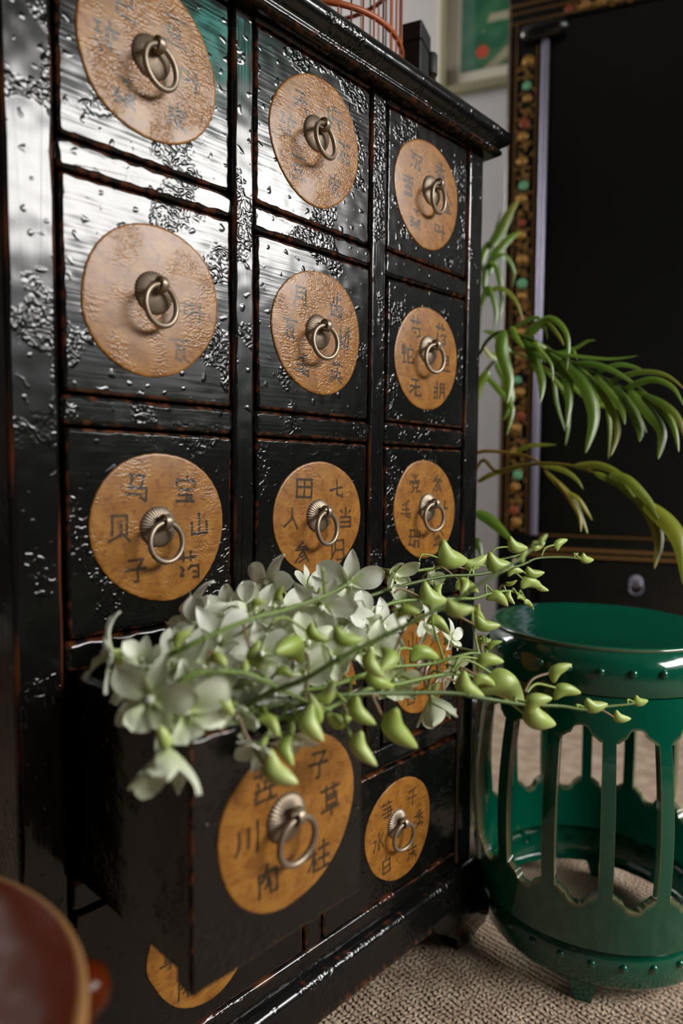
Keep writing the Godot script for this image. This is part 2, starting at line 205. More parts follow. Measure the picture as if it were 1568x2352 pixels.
var FRONDS := [
	[0, [0.7429, -0.0993, -0.1197, 0.7407, -0.0336, -0.1027, 0.7485, -0.0031, -0.0724, 0.7654, -0.0156, -0.029, 0.776, -0.0405, 0.009, 0.8027, -0.0758, 0.0645, 0.8235, -0.1046, 0.1134, 0.8241, -0.1119, 0.1394], [
		[0.7501, -0.0018, -0.0626, 0.7368, -0.0344, -0.0593, 0.7342, -0.0824, -0.0434, 0.7215, -0.1217, -0.0389, 0.022],
		[0.7742, -0.0134, -0.0365, 0.7675, -0.0439, -0.0217, 0.7635, -0.0829, -0.0033, 0.7482, -0.1212, 0.0033, 0.018],
		[0.7809, -0.0268, -0.0139, 0.7865, -0.0642, 0.0192, 0.7763, -0.1076, 0.0363, 0.7554, -0.1609, 0.0431, 0.02],
		[0.7839, -0.051, 0.0201, 0.7902, -0.0919, 0.0542, 0.7815, -0.143, 0.0736, 0.7548, -0.1992, 0.0746, 0.026],
		[0.7963, -0.06, 0.0338, 0.807, -0.103, 0.0727, 0.8056, -0.1582, 0.1, 0.7805, -0.2033, 0.1017, 0.015],
		[0.7984, -0.0787, 0.0665, 0.8075, -0.1134, 0.0934, 0.8051, -0.1365, 0.1073, 0.7967, -0.156, 0.1146, 0.014],
		[0.8107, -0.0853, 0.0798, 0.8206, -0.1291, 0.1131, 0.8151, -0.1611, 0.1294, 0.8007, -0.1815, 0.1354, 0.018],
		[0.8133, -0.1033, 0.113, 0.8182, -0.1374, 0.1403, 0.8168, -0.1686, 0.1607, 0.7978, -0.2077, 0.1635, 0.022],
		[0.8209, -0.1054, 0.121, 0.8272, -0.1289, 0.1537, 0.822, -0.1603, 0.1751, 0.8082, -0.1972, 0.1879, 0.015],
		[0.8196, -0.1119, 0.1347, 0.8227, -0.1298, 0.1636, 0.8176, -0.1525, 0.1843, 0.8072, -0.1911, 0.2008, 0.015],
		[0.7585, 0.0054, -0.0544, 0.7537, -0.0154, -0.0432, 0.7536, -0.0358, -0.0271, 0.012],
		[0.7634, -0.0177, -0.033, 0.7648, -0.038, -0.0153, 0.7661, -0.0581, 0.0022, 0.012],
		[0.7691, 0.0051, -0.0578, 0.7884, 0.0206, -0.0294, 0.7913, 0.0004, -0.015, 0.7877, -0.0174, -0.0076, 0.008],
		[0.7711, -0.0087, -0.0401, 0.7875, 0.0158, -0.0059, 0.7932, -0.0135, 0.0218, 0.7784, -0.0719, 0.0306, 0.012],
		[0.7759, -0.0133, -0.0348, 0.7885, 0.0091, -0.0138, 0.7962, -0.0109, 0.0055, 0.7957, -0.0284, 0.0161, 0.01],
		[0.7747, -0.0396, 0.0096, 0.7904, -0.0473, 0.0362, 0.8216, -0.0526, 0.0788, 0.8457, -0.0484, 0.1132, 0.007],
		[0.7873, -0.0401, 0.0083, 0.8036, -0.0335, 0.0296, 0.8152, -0.0224, 0.0456, 0.8208, -0.0218, 0.0561, 0.006],
		[0.7868, -0.0593, 0.0383, 0.7957, -0.0634, 0.0672, 0.8068, -0.0786, 0.0993, 0.8241, -0.1119, 0.1394, 0.013],
		[0.7985, -0.0764, 0.0664, 0.8157, -0.0637, 0.0929, 0.829, -0.069, 0.1168, 0.831, -0.0787, 0.1294, 0.009],
		[0.8038, -0.0889, 0.0874, 0.8216, -0.0771, 0.1242, 0.8349, -0.0831, 0.1579, 0.8408, -0.1084, 0.1855, 0.01],
		[0.8087, -0.1011, 0.1081, 0.823, -0.0893, 0.1412, 0.8297, -0.1017, 0.1685, 0.8264, -0.1309, 0.1868, 0.012],
		[0.7871, -0.0447, 0.0085, 0.7701, -0.0319, -0.0031, 0.756, -0.0283, -0.0108, 0.7662, -0.0588, 0.0096, 0.7628, -0.0892, 0.0158, 0.009],
		[0.8037, -0.0306, 0.0246, 0.8018, -0.0407, 0.0307, 0.7995, -0.0519, 0.0364, 0.007]]],
	[0.1, [0.8314, -0.1405, -0.1832, 0.8465, -0.0504, -0.1606, 0.8721, -0.0145, -0.1224, 0.904, -0.042, -0.0724, 0.9368, -0.0768, -0.021, 0.9798, -0.1058, 0.0407], [
		[0.8347, -0.048, -0.1441, 0.8229, -0.0744, -0.1542, 0.8179, -0.1111, -0.1563, 0.016],
		[0.8575, -0.0216, -0.1226, 0.8305, -0.0235, -0.1361, 0.8118, -0.0047, -0.1427, 0.016],
		[0.8811, -0.0128, -0.1277, 0.8638, 0.019, -0.1484, 0.8475, 0.0268, -0.1661, 0.016],
		[0.904, -0.042, -0.0724, 0.9214, -0.0896, -0.0407, 0.917, -0.137, -0.0317, 0.9055, -0.1813, -0.0303, 0.01],
		[0.9146, -0.0523, -0.0606, 0.907, -0.1031, -0.0498, 0.9064, -0.1556, -0.0315, 0.008],
		[0.9271, -0.078, -0.0165, 0.9482, -0.1042, 0.0173, 0.9473, -0.143, 0.0293, 0.9367, -0.2043, 0.0331, 0.01],
		[0.9445, -0.0907, 0.0028, 0.9592, -0.1179, 0.0492, 0.9735, -0.1219, 0.0933, 0.01],
		[0.9097, -0.0654, -0.0357, 0.9342, -0.1072, 0.0078, 0.968, -0.1178, 0.0584, 0.9738, -0.1588, 0.0823, 0.01],
		[0.8378, -0.0519, -0.155, 0.8479, -0.0845, -0.1273, 0.8524, -0.1167, -0.1055, 0.8346, -0.1641, -0.1056, 0.013],
		[0.8531, -0.0332, -0.1406, 0.865, -0.0891, -0.1164, 0.8497, -0.1369, -0.1211, 0.016]]],
	[0.95, [0.7484, -0.2267, -0.1322, 0.7514, -0.1946, -0.1087, 0.7779, -0.197, -0.0577, 0.788, -0.2079, -0.0231, 0.7918, -0.2374, 0.0065, 0.798, -0.2764, 0.0393], [
		[0.7956, -0.2374, 0.0046, 0.8031, -0.2652, 0.0292, 0.8038, -0.2949, 0.0469, 0.8011, -0.3218, 0.0609, 0.013],
		[0.7863, -0.2234, -0.0063, 0.7985, -0.2583, 0.0238, 0.8023, -0.2903, 0.045, 0.794, -0.3196, 0.0533, 0.01],
		[0.78, -0.214, -0.0135, 0.7996, -0.2232, 0.0173, 0.8074, -0.237, 0.0362, 0.8085, -0.2531, 0.0483, 0.01],
		[0.7797, -0.1969, -0.0588, 0.7939, -0.1847, -0.0401, 0.8094, -0.1822, -0.0194, 0.8196, -0.1822, -0.0039, 0.008],
		[0.7547, -0.2438, -0.1097, 0.7648, -0.2312, -0.0907, 0.7796, -0.2224, -0.0663, 0.7906, -0.2211, -0.0454, 0.009],
		[0.7953, -0.256, 0.0203, 0.8047, -0.2672, 0.0407, 0.8087, -0.29, 0.0565, 0.8067, -0.3011, 0.0649, 0.008]]],
	[0.55, [0.7461, -0.2464, -0.1185, 0.7544, -0.2263, -0.0705, 0.7674, -0.2142, -0.0171, 0.7858, -0.2175, 0.0433, 0.795, -0.2385, 0.0957, 0.7931, -0.2617, 0.1366, 0.7796, -0.2817, 0.1652], [
		[0.7846, -0.2615, 0.1398, 0.7826, -0.2924, 0.1645, 0.77, -0.3245, 0.1781, 0.7471, -0.3596, 0.1813, 0.02],
		[0.7829, -0.2717, 0.1534, 0.781, -0.2995, 0.1874, 0.7666, -0.33, 0.2087, 0.7427, -0.3789, 0.2217, 0.03],
		[0.7714, -0.2176, 0.0501, 0.7817, -0.2164, 0.0848, 0.7875, -0.2316, 0.1162, 0.7848, -0.255, 0.1395, 0.014],
		[0.7788, -0.2296, 0.1022, 0.7799, -0.238, 0.1281, 0.7826, -0.2672, 0.1575, 0.7746, -0.2915, 0.1753, 0.018],
		[0.7734, -0.2275, 0.0819, 0.7826, -0.2426, 0.112, 0.7835, -0.2616, 0.1339, 0.7824, -0.2844, 0.154, 0.014]]],
	[0, [0.8789, -0.109, -0.2087, 0.917, 0.0914, -0.2148, 0.9526, 0.2116, -0.2168, 0.9849, 0.2855, -0.2183], [
		[0.9437, 0.2083, -0.2113, 0.9656, 0.2405, -0.2056, 0.9901, 0.2847, -0.1983, 1.0122, 0.3121, -0.1921, 0.022],
		[0.9357, 0.1511, -0.2148, 0.9601, 0.2001, -0.2079, 0.9882, 0.2326, -0.1959, 1.0119, 0.2478, -0.187, 0.02],
		[0.9219, 0.1198, -0.212, 0.9318, 0.1639, -0.2127, 0.9589, 0.1913, -0.194, 0.9763, 0.1644, -0.1808, 0.9776, 0.1313, -0.184, 0.014],
		[0.9082, 0.089, -0.2092, 0.9163, 0.122, -0.1988, 0.9216, 0.0792, -0.1849, 0.9143, 0.0393, -0.1843, 0.013],
		[0.9299, 0.1766, -0.2085, 0.9381, 0.1587, -0.1936, 0.9392, 0.1071, -0.1834, 0.9305, 0.0555, -0.1833, 0.012],
		[0.9107, 0.1031, -0.2078, 0.9299, 0.1221, -0.1846, 0.9475, 0.0991, -0.1595, 0.9545, 0.0537, -0.1436, 0.012],
		[0.956, 0.2231, -0.2142, 0.9378, 0.1983, -0.2238, 0.928, 0.1567, -0.2233, 0.016]]],
	[0, [0.7128, -0.3662, -0.0997, 0.7009, -0.3165, -0.0873, 0.6897, -0.2893, -0.0724], [
		[0.6897, -0.2893, -0.0724, 0.6893, -0.2996, -0.0478, 0.6882, -0.3163, -0.0234, 0.6859, -0.3347, -0.0002, 0.02],
		[0.6823, -0.359, -0.0742, 0.6823, -0.335, -0.0666, 0.681, -0.3458, -0.0574, 0.6771, -0.361, -0.0506, 0.014]]],
]

var M := {}
var used := {}
var rng := RandomNumberGenerator.new()

func rm(a: float, y: float, b: float) -> Vector3:
	return ax * a + bx * b + Vector3(0, y, 0)

# ------------------------------------------------------------------ naming helpers
func numbered(n: String) -> String:
	if not used.has(n):
		used[n] = 0
		return n
	used[n] += 1
	return "%s_%03d" % [n, used[n]]

func thing(called: String, label: String, category: String, at := Vector3.ZERO, turn := 0.0, group := "") -> Node3D:
	var o := Node3D.new()
	o.name = numbered(called)
	add_child(o)
	o.position = at
	o.rotation.y = turn
	tag(o, label, category, group)
	return o

func tag(o: Node3D, label: String, category: String, group := "") -> void:
	o.set_meta("label", label)
	o.set_meta("category", category)
	if group:
		o.set_meta("group", group)

func put_mesh(called: String, mesh: Mesh, mat: Material, parent: Node3D, xf := Transform3D()) -> MeshInstance3D:
	var o := MeshInstance3D.new()
	o.name = numbered(called) if parent == self else called
	o.mesh = mesh
	o.material_override = mat
	parent.add_child(o, true)
	o.transform = xf
	return o

# a part whose vertices were given in world coordinates
func part(called: String, st: SurfaceTool, mat: Material, parent: Node3D) -> MeshInstance3D:
	var o := put_mesh(called, finish(st), mat, parent)
	if parent != self:
		o.transform = parent.global_transform.affine_inverse()
	return o

func struct(called: String, st: SurfaceTool, mat: Material) -> MeshInstance3D:
	var o := part(called, st, mat, self)
	o.set_meta("kind", "structure")
	return o

func new_st() -> SurfaceTool:
	var st := SurfaceTool.new()
	st.begin(Mesh.PRIMITIVE_TRIANGLES)
	st.set_color(Color.WHITE)
	st.set_smooth_group(-1)
	return st

func finish(st: SurfaceTool) -> ArrayMesh:
	st.generate_normals()
	st.index()
	return st.commit()

# ------------------------------------------------------------------ shape helpers
func tri(st: SurfaceTool, a: Vector3, b: Vector3, c: Vector3) -> void:
	st.add_vertex(a); st.add_vertex(b); st.add_vertex(c)

func quad(st: SurfaceTool, a: Vector3, b: Vector3, c: Vector3, d: Vector3) -> void:
	tri(st, a, b, c); tri(st, a, c, d)

# rows of points; seen from the side where rows run down and points run to the right, faces look at the viewer
func grid(st: SurfaceTool, rows: Array, wrap := false, cols: Array = [], group := 0, uvs: Array = []) -> void:
	st.set_smooth_group(group)
	var n: int = rows[0].size()
	for r in rows.size() - 1:
		var A: PackedVector3Array = rows[r]
		var B: PackedVector3Array = rows[r + 1]
		for k in (n if wrap else n - 1):
			var j := (k + 1) % n
			var ids := [[A, r, k], [A, r, j], [B, r + 1, j], [A, r, k], [B, r + 1, j], [B, r + 1, k]]
			for q in ids:
				if cols.size():
					st.set_color(cols[q[1]][q[2]])
				if uvs.size():
					st.set_uv(uvs[q[1]][q[2]])
				st.add_vertex(q[0][q[2]])
	st.set_smooth_group(-1)

func tube(st: SurfaceTool, pts: PackedVector3Array, rad: PackedFloat32Array, sides := 8, closed := false, caps := true) -> void:
	var n := pts.size()
	var rows := []
	var nrm := Vector3.ZERO
	for i in n:
		var a := pts[(i - 1 + n) % n] if (closed or i > 0) else pts[i]
		var b := pts[(i + 1) % n] if (closed or i < n - 1) else pts[i]
		var t := (b - a).normalized()
		if nrm == Vector3.ZERO:
			nrm = t.cross(Vector3.UP if absf(t.y) < 0.9 else Vector3.RIGHT).normalized()
		nrm = (nrm - t * nrm.dot(t)).normalized()
		var bi := t.cross(nrm)
		var row := PackedVector3Array()
		var r := rad[mini(i, rad.size() - 1)]
		for k in sides:
			var ang := TAU * k / sides
			row.append(pts[i] + (nrm * cos(ang) - bi * sin(ang)) * r)
		rows.append(row)
	if closed:
		# line the seam up with the first row
		var first: PackedVector3Array = rows[0]
		var best := 0
		var least := 1e9
		for s in sides:
			var d: float = first[s].distance_to(rows[n - 1][0] + (pts[0] - pts[n - 1]))
			if d < least:
				least = d
				best = s
		var last := PackedVector3Array()
		for k in sides:
			last.append(first[(k + best) % sides])
		rows.append(last)
	grid(st, rows, true)
	if caps and not closed:
		for e in [0, n - 1]:
			var row: PackedVector3Array = rows[e]
			for k in range(1, sides - 1):
				if e == 0:
					tri(st, row[0], row[k + 1], row[k])
				else:
					tri(st, row[0], row[k], row[k + 1])

# profile of (radius, height) from the bottom up, turned about xf's y axis
func lathe(st: SurfaceTool, prof: Array, xf := Transform3D(), n := 32, cols: Array = []) -> void:
	var rows := []
	var cc := []
	for i in range(prof.size() - 1, -1, -1):
		var row := PackedVector3Array()
		var cr := []
		for k in n:
			var t := TAU * k / n
			row.append(xf * Vector3(prof[i].x * cos(t), prof[i].y, -prof[i].x * sin(t)))
			if cols.size():
				cr.append(cols[i])
		rows.append(row)
		cc.append(cr)
	grid(st, rows, true, cc if cols.size() else [])

func box(st: SurfaceTool, xf: Transform3D, s: Vector3, bev := 0.0) -> void:
	var h := s / 2
	var b := minf(bev, minf(h.x, minf(h.y, h.z)) * 0.9)
	for axis in 3:
		for sg in [-1.0, 1.0]:
			var u := (axis + 1) % 3
			var v := (axis + 2) % 3
			var p := []
			for c in [[-1, -1], [1, -1], [1, 1], [-1, 1]]:
				var w := Vector3.ZERO
				w[axis] = h[axis] * sg
				w[u] = (h[u] - b) * c[0] * sg
				w[v] = (h[v] - b) * c[1]
				p.append(xf * w)
			quad(st, p[0], p[3], p[2], p[1])
	if b <= 0.0:
		return
	for axis in 3:
		var u := (axis + 1) % 3
		var v := (axis + 2) % 3
		for su in [-1.0, 1.0]:
			for sv in [-1.0, 1.0]:
				var p := []
				for c in [[0, -1], [0, 1], [1, 1], [1, -1]]:
					var w := Vector3.ZERO
					w[axis] = (h[axis] - b) * c[1]
					w[u] = (h[u] if c[0] == 0 else h[u] - b) * su
					w[v] = (h[v] - b if c[0] == 0 else h[v]) * sv
					p.append(xf * w)
				if su * sv > 0:
					quad(st, p[0], p[1], p[2], p[3])
				else:
					quad(st, p[3], p[2], p[1], p[0])
	for sx in [-1.0, 1.0]:
		for sy in [-1.0, 1.0]:
			for sz in [-1.0, 1.0]:
				var a := xf * Vector3(h.x * sx, (h.y - b) * sy, (h.z - b) * sz)
				var c := xf * Vector3((h.x - b) * sx, h.y * sy, (h.z - b) * sz)
				var d := xf * Vector3((h.x - b) * sx, (h.y - b) * sy, h.z * sz)
				if sx * sy * sz > 0:
					tri(st, a, d, c)
				else:
					tri(st, a, c, d)

func bxf(center: Vector3, turn := 0.0) -> Transform3D:
	return Transform3D(Basis(Vector3.UP, turn), center)

# a box given in room coordinates
func rbox(st: SurfaceTool, a0: float, a1: float, y0: float, y1: float, b0: float, b1: float, bev := 0.0) -> void:
	box(st, bxf(rm((a0 + a1) / 2, (y0 + y1) / 2, (b0 + b1) / 2), deg_to_rad(TURN)), Vector3(absf(a1 - a0), absf(y1 - y0), absf(b1 - b0)), bev)

# ------------------------------------------------------------------ lacquered boards with rounded, worn edges
var wear_noise := FastNoiseLite.new()
const BLACK := Color(0.0055, 0.0052, 0.0058)

func worn(p: Vector3, amount: float) -> Color:
	var v := wear_noise.get_noise_3dv(p * 1000.0) * 0.5 + 0.5
	var fine := wear_noise.get_noise_3dv(p * 4200.0 + Vector3(91, 7, 3)) * 0.5 + 0.5
	var t := smoothstep(0.66 - amount * 0.42, 0.84 - amount * 0.42, v * 0.72 + fine * 0.28)
	var wood := Color(0.15, 0.043, 0.011).lerp(Color(0.055, 0.017, 0.008), fine)
	return BLACK.lerp(wood, t)

# outline of a four-cornered board (corners in order TL, TR, BR, BL as x, y) with slightly rounded corners
func outline(c: Array, r: float, per := 26) -> Array:
	var pts := []      # each: [point, outward normal]
	var out := []
	for i in 4:
		var p0: Vector2 = c[(i + 3) % 4]
		var p1: Vector2 = c[i]
		var p2: Vector2 = c[(i + 1) % 4]
		var d0 := (p1 - p0).normalized()
		var d1 := (p2 - p1).normalized()
		var n0 := Vector2(-d0.y, d0.x)
		var n1 := Vector2(-d1.y, d1.x)
		var cen := p1 - d0 * r + d1 * r
		for k in 4:
			var t := k / 3.0
			var nn := (n0 * cos(t * PI / 2) + n1 * sin(t * PI / 2)).normalized()
			out.append([cen + nn * r, nn])
		var a := p1 + d1 * r
		var b := p2 - d1 * r
		for k in range(1, per):
			out.append([a.lerp(b, float(k) / per), n1])
	pts = out
	return pts

# wear: four amounts for the top, right, bottom and left edge
func board(st: SurfaceTool, c: Array, zf: float, zb: float, bev: float, wear: Array, r := 0.0022, per := 26, _bulge := 0.0) -> void:
	var o := outline(c, maxf(r, bev * 1.45), per)
	var n := o.size()
	var loops := []
	var cols := []
	var steps := [[1.0, 0.0], [0.62, 0.10], [0.28, 0.38], [0.06, 0.75], [0.0, 1.15]]   # inset, drop in bevels
	for s in steps:
		var row := PackedVector3Array()
		var cr := []
		for i in n:
			var p: Vector2 = o[i][0]
			var nn: Vector2 = o[i][1]
			var e := 0
			if absf(nn.x) > absf(nn.y):
				e = 1 if nn.x > 0 else 3
			else:
				e = 0 if nn.y > 0 else 2
			var w := bev * (1.0 + 0.35 * wear_noise.get_noise_3d(p.x * 700, p.y * 700, zf * 300 + 17))
			var q: Vector2 = p - nn * w * s[0]
			row.append(Vector3(q.x, q.y, zf - w * s[1]))
			cr.append(worn(Vector3(p.x, p.y, zf + s[1] * 0.002), wear[e]) if s[0] < 0.9 else BLACK)
		loops.append(row)
		cols.append(cr)
	var lr := loops.duplicate()
	var kr := cols.duplicate()
	lr.reverse()
	kr.reverse()
	grid(st, lr, true, kr, 2)
	var last: PackedVector3Array = loops[loops.size() - 1]
	var back := PackedVector3Array()
	var cr2 := []
	for p in last:
		back.append(Vector3(p.x, p.y, zb))
		cr2.append(BLACK)
	grid(st, [back, last], true, [cr2, cols[cols.size() - 1]], -1)
	st.set_color(BLACK)
	st.set_smooth_group(-1)
	var f: PackedVector3Array = loops[0]
	var mid := Vector3.ZERO
	var mb := Vector3.ZERO
	for i in n:
		mid += f[i] / n
		mb += back[i] / n
	for i in n:
		var j := (i + 1) % n
		tri(st, mid, f[i], f[j])
		tri(st, mb, back[j], back[i])
	st.set_smooth_group(-1)
	st.set_color(Color.WHITE)

# ------------------------------------------------------------------ textures
func fnl(kind: int, freq: float, sd: int) -> FastNoiseLite:
	var n := FastNoiseLite.new()
	n.noise_type = kind
	n.frequency = freq
	n.seed = sd
	n.fractal_type = FastNoiseLite.FRACTAL_NONE
	return n

func relief(data: PackedFloat32Array, w: int, h: int) -> ImageTexture:
	return ImageTexture.create_from_image(Image.create_from_data(w, h, false, Image.FORMAT_RF, data.to_byte_array()))

const LAC := 1400          # pixels of the lacquer relief, which covers LACM metres
const LACM := 0.70

# old brushed lacquer: long brush streaks, a soft orange peel, and patches where it has shrivelled into worms and blisters
func lacquer_relief(upright: bool, sd: int) -> ImageTexture:
	var worm := fnl(FastNoiseLite.TYPE_SIMPLEX_SMOOTH, 0.052, sd)
	var warp := fnl(FastNoiseLite.TYPE_SIMPLEX_SMOOTH, 0.035, sd + 1)
	var patch := fnl(FastNoiseLite.TYPE_SIMPLEX_SMOOTH, 0.0062, sd + 2)
	var peel := fnl(FastNoiseLite.TYPE_SIMPLEX_SMOOTH, 0.022, sd + 3)
	var streak := fnl(FastNoiseLite.TYPE_SIMPLEX_SMOOTH, 0.11, sd + 4)
	var grain := fnl(FastNoiseLite.TYPE_SIMPLEX_SMOOTH, 0.3, sd + 5)
	var data := PackedFloat32Array()
	data.resize(LAC * LAC)
	var m := 70
	for y in LAC:
		for x in LAC:
			var v := 0.0
			var wsum := 0.0
			# near the last rows and columns the pattern is blended into its own beginning, so that it repeats without a seam
			var tx := clampf(float(x - LAC + m) / m, 0, 1)
			var ty := clampf(float(y - LAC + m) / m, 0, 1)
			for q in (1 if tx == 0.0 and ty == 0.0 else 4):
				var wgt := (tx if q & 1 else 1.0 - tx) * (ty if q & 2 else 1.0 - ty)
				if wgt <= 0.0:
					continue
				var px := float(x - LAC) if q & 1 else float(x)
				var py := float(y - LAC) if q & 2 else float(y)
				var along := py if upright else px
				var across := px if upright else py
				var pm := patch.get_noise_2d(px, py) + 0.35 * worm.get_noise_2d(px * 0.3, py * 0.3 + 900)
				var msk := smoothstep(0.30, 0.46, pm)
				var h := 0.16 * peel.get_noise_2d(px, py) + 0.038 * streak.get_noise_2d(along * 0.045, across) + 0.016 * grain.get_noise_2d(along * 0.05, across)
				if msk > 0.0:
					var wx := warp.get_noise_2d(px, py + 300) * 16.0
					var wy := warp.get_noise_2d(px + 700, py) * 16.0
					var r := worm.get_noise_2d(px + wx, py + wy)
					h += msk * (0.55 * smoothstep(-0.15, 0.42, r) + 0.2 * worm.get_noise_2d(px * 1.9, py * 1.9 + 50))
				else:
					var dot := worm.get_noise_2d(px * 0.8 + 4000, py * 0.8)
					if dot > 0.66:
						h += (dot - 0.66) * 1.6
				v += h * wgt
				wsum += wgt
			data[y * LAC + x] = 0.4 + v
	return relief(data, LAC, LAC)

# fibrous varnished paper
func paper_relief(sd: int, strength: float) -> ImageTexture:
	var fib := fnl(FastNoiseLite.TYPE_SIMPLEX_SMOOTH, 0.075, sd)
	var big := fnl(FastNoiseLite.TYPE_SIMPLEX_SMOOTH, 0.02, sd + 3)
	var patch := fnl(FastNoiseLite.TYPE_SIMPLEX_SMOOTH, 0.009, sd + 9)
	var data := PackedFloat32Array()
	data.resize(384 * 384)
	for y in 384:
		for x in 384:
			var k := clampf(patch.get_noise_2d(x, y) * 1.4 + strength, 0.06, 1.0)
			var a := fib.get_noise_2d(x * 0.55 + big.get_noise_2d(x, y) * 30, y * 1.25)
			data[y * 384 + x] = 0.5 + k * (0.32 * smoothstep(-0.1, 0.6, a) + 0.22 * fib.get_noise_2d(x * 1.8, y * 2.2 + 400)) + 0.10 * big.get_noise_2d(x, y + 200)
	return relief(data, 384, 384)

# brush characters, drawn as strokes on a ten by ten field (two digits to a point, blanks between strokes)
const BRUSH := {
	"tian": "2272 1585 525418 5589", "ma_hemp": "5051 1282 121619 2555 3539 3627 6595 7579 7667 7689", "wan": "1131 2124 1434 1639 3636 6062 5292 5357 7274 7484 6668 88", "shi": "1181 513618 4585 4548 8588 4888",
	"dou": "1181 2464 2426 6466 2666 3647 6757 1989", "pi": "2383 8374 222518 5155 3575 755749 3547 4789", "chen": "1122 1424 2718 3292 3234 9284 545648 7478 7888 8887",
	"xiang": "3161 1383 5055 5316 5386 3636 3639 7679 3676 3777 3979", "xue": "2181 1383 1324 8374 5155 3545 6575 2676 7679 2878 2979", "sang": "3161 6142 4163 1535 3517 1537 6585 8567 6587 1787 5659 5719 5789",
	"ye": "1316 1343 4346 1646 5595 7279", "yue": "222619 2272 7279 7968 2474 2676", "chi": "5054 5272 3234 1585 2629 2989 8689 5638 5678", "wa": "1282 323859 3464 6468 6889 4556",
	"song": "1444 3139 3518 3547 6354 7294 705758 5888 8079", "mao": "7123 2575 1787 525858 588987", "mei": "3142 6152 2282 2575 1787 5157 5719 5789", "shao": "1282 3033 6063 3526 3585 858869 4757",
	"yao": "1282 3033 6063 253628 2838 6556 6595 959979 7787", "she": "1232 1215 3235 1535 2129 1939 7172 5393 5355 9395 8657 555999 9997", "dan": "3232 3236 3272 7276 3474 3676 1989", "wu": "2272 1585 525518 5558 555999 9998",
	"hu": "1444 3136 1636 1619 3639 1939 626659 6292 9299 6494 6696", "ma_horse": "217165 322585 858968 1767", "bao": "5051 1282 1214 8284 2575 2777 5559 1989 6878", "bei": "2127 2171 7177 535719 6789",
	"shan": "5158 2428 2888 8488", "zi": "227255 555949 1585", "tian_field": "1219 1292 9299 1595 5259 1999", "qi": "1685 52588988", "ren": "515518 5489", "dang_when": "5154 2233 8273 2585 8589 2787 2989",
	"shen": "5123 2373 1484 5419 5489 5536 6647 7739", "gui": "2227 414519 5191 9199 5595 5999", "dang": "5153 3142 7162 1484 1415 8485 3537 3575 7577 3777 4829 6769 6999", "shi_ten": "1585 5159",
	"rui": "1141 1444 1848 2128 7174 5154 9194 5494 5696 5759 9799 6769 8789", "jin": "5014 5095 3565 2676 5459 3738 7768 1989", "lian": "1282 3033 6063 4484 5346 4686 6369 2425 1636 2618 1989", "chuan": "222618 5257 8189",
	"cao": "1181 3032 6062 3336 3373 7376 3474 3676 1787 5659", "rou": "2329 2383 8389 8979 513544 5467 5547 5669", "gui_tree": "1444 3139 3518 3547 5393 7176 5696 7679 4999", "sun": "2112 2242 6152 6282 2474 7478 1686 2878 5459",
	"qian": "7122 1585 5259", "shui": "5159 5948 1434 3419 8265 6589", "xiu": "6132 1383 5156 5316 5386 3767 475819 6788 8879", "bai": "5142 2329 2373 7379 2676 2979", "mo": "1484 2676 5159 5619 5689", "si": "2272 7275 2575 22288988",
}

func stamp(img: Image, p: Vector2, r: float, ink: Color, k: float) -> void:
	for y in range(int(p.y - r - 1), int(p.y + r + 2)):
		for x in range(int(p.x - r - 1), int(p.x + r + 2)):
			if x < 0 or y < 0 or x >= img.get_width() or y >= img.get_height():
				continue
			var d := Vector2(x, y).distance_to(p)
			var a := clampf(r - d + 0.6, 0, 1) * k
			if a > 0.0:
				var c := img.get_pixel(x, y)
				img.set_pixel(x, y, c.lerp(ink, a))

func write(img: Image, glyph: String, center: Vector2, size: float, lean: float, ink: Color) -> void:
	for s in BRUSH[glyph].split(" "):
		var pts: Array[Vector2] = []
		for i in range(0, s.length() - 1, 2):
			pts.append(Vector2(float(s[i]) - 4.7, float(s[i + 1]) - 4.7) / 9.0)
		if pts.size() == 1:
			pts.append(pts[0] + Vector2(0.06, 0.08))
		for i in pts.size() - 1:
			var a := pts[i].rotated(lean)
			var b := pts[i + 1].rotated(lean)
			var n := int(a.distance_to(b) * size / 1.2) + 2
			for k in n:
				var t := float(k) / (n - 1)
				var q := a.lerp(b, t)
				q += Vector2(sin(t * PI) * 0.012, 0)
				var w := size * (0.040 + 0.018 * absf(t - 0.5) * 2.0 + 0.006 * rng.randf())
				stamp(img, center + q * size, w, ink, 0.42)

const PAPER := 384
const PAPERM := 0.15

var paper_base: Image

func make_paper_base() -> void:
	var fine := fnl(FastNoiseLite.TYPE_SIMPLEX_SMOOTH, 0.35, 5)
	var fib := fnl(FastNoiseLite.TYPE_SIMPLEX_SMOOTH, 0.12, 6)
	var blot := fnl(FastNoiseLite.TYPE_SIMPLEX_SMOOTH, 0.018, 7)
	var spot := fnl(FastNoiseLite.TYPE_SIMPLEX_SMOOTH, 0.05, 8)
	paper_base = Image.create(PAPER, PAPER, false, Image.FORMAT_RGB8)
	for y in PAPER:
		for x in PAPER:
			var v := 0.5 + 0.16 * fine.get_noise_2d(x, y) + 0.16 * fib.get_noise_2d(x * 0.3, y) + 0.26 * blot.get_noise_2d(x, y)
			var c := Color(0.47, 0.285, 0.085).lerp(Color(0.67, 0.47, 0.20), clampf(v, 0, 1))
			var d := spot.get_noise_2d(x, y)
			if d > 0.42:
				c = c.lerp(Color(0.44, 0.25, 0.09), clampf((d - 0.42) * 2.2, 0, 0.5))
			paper_base.set_pixel(x, y, c)

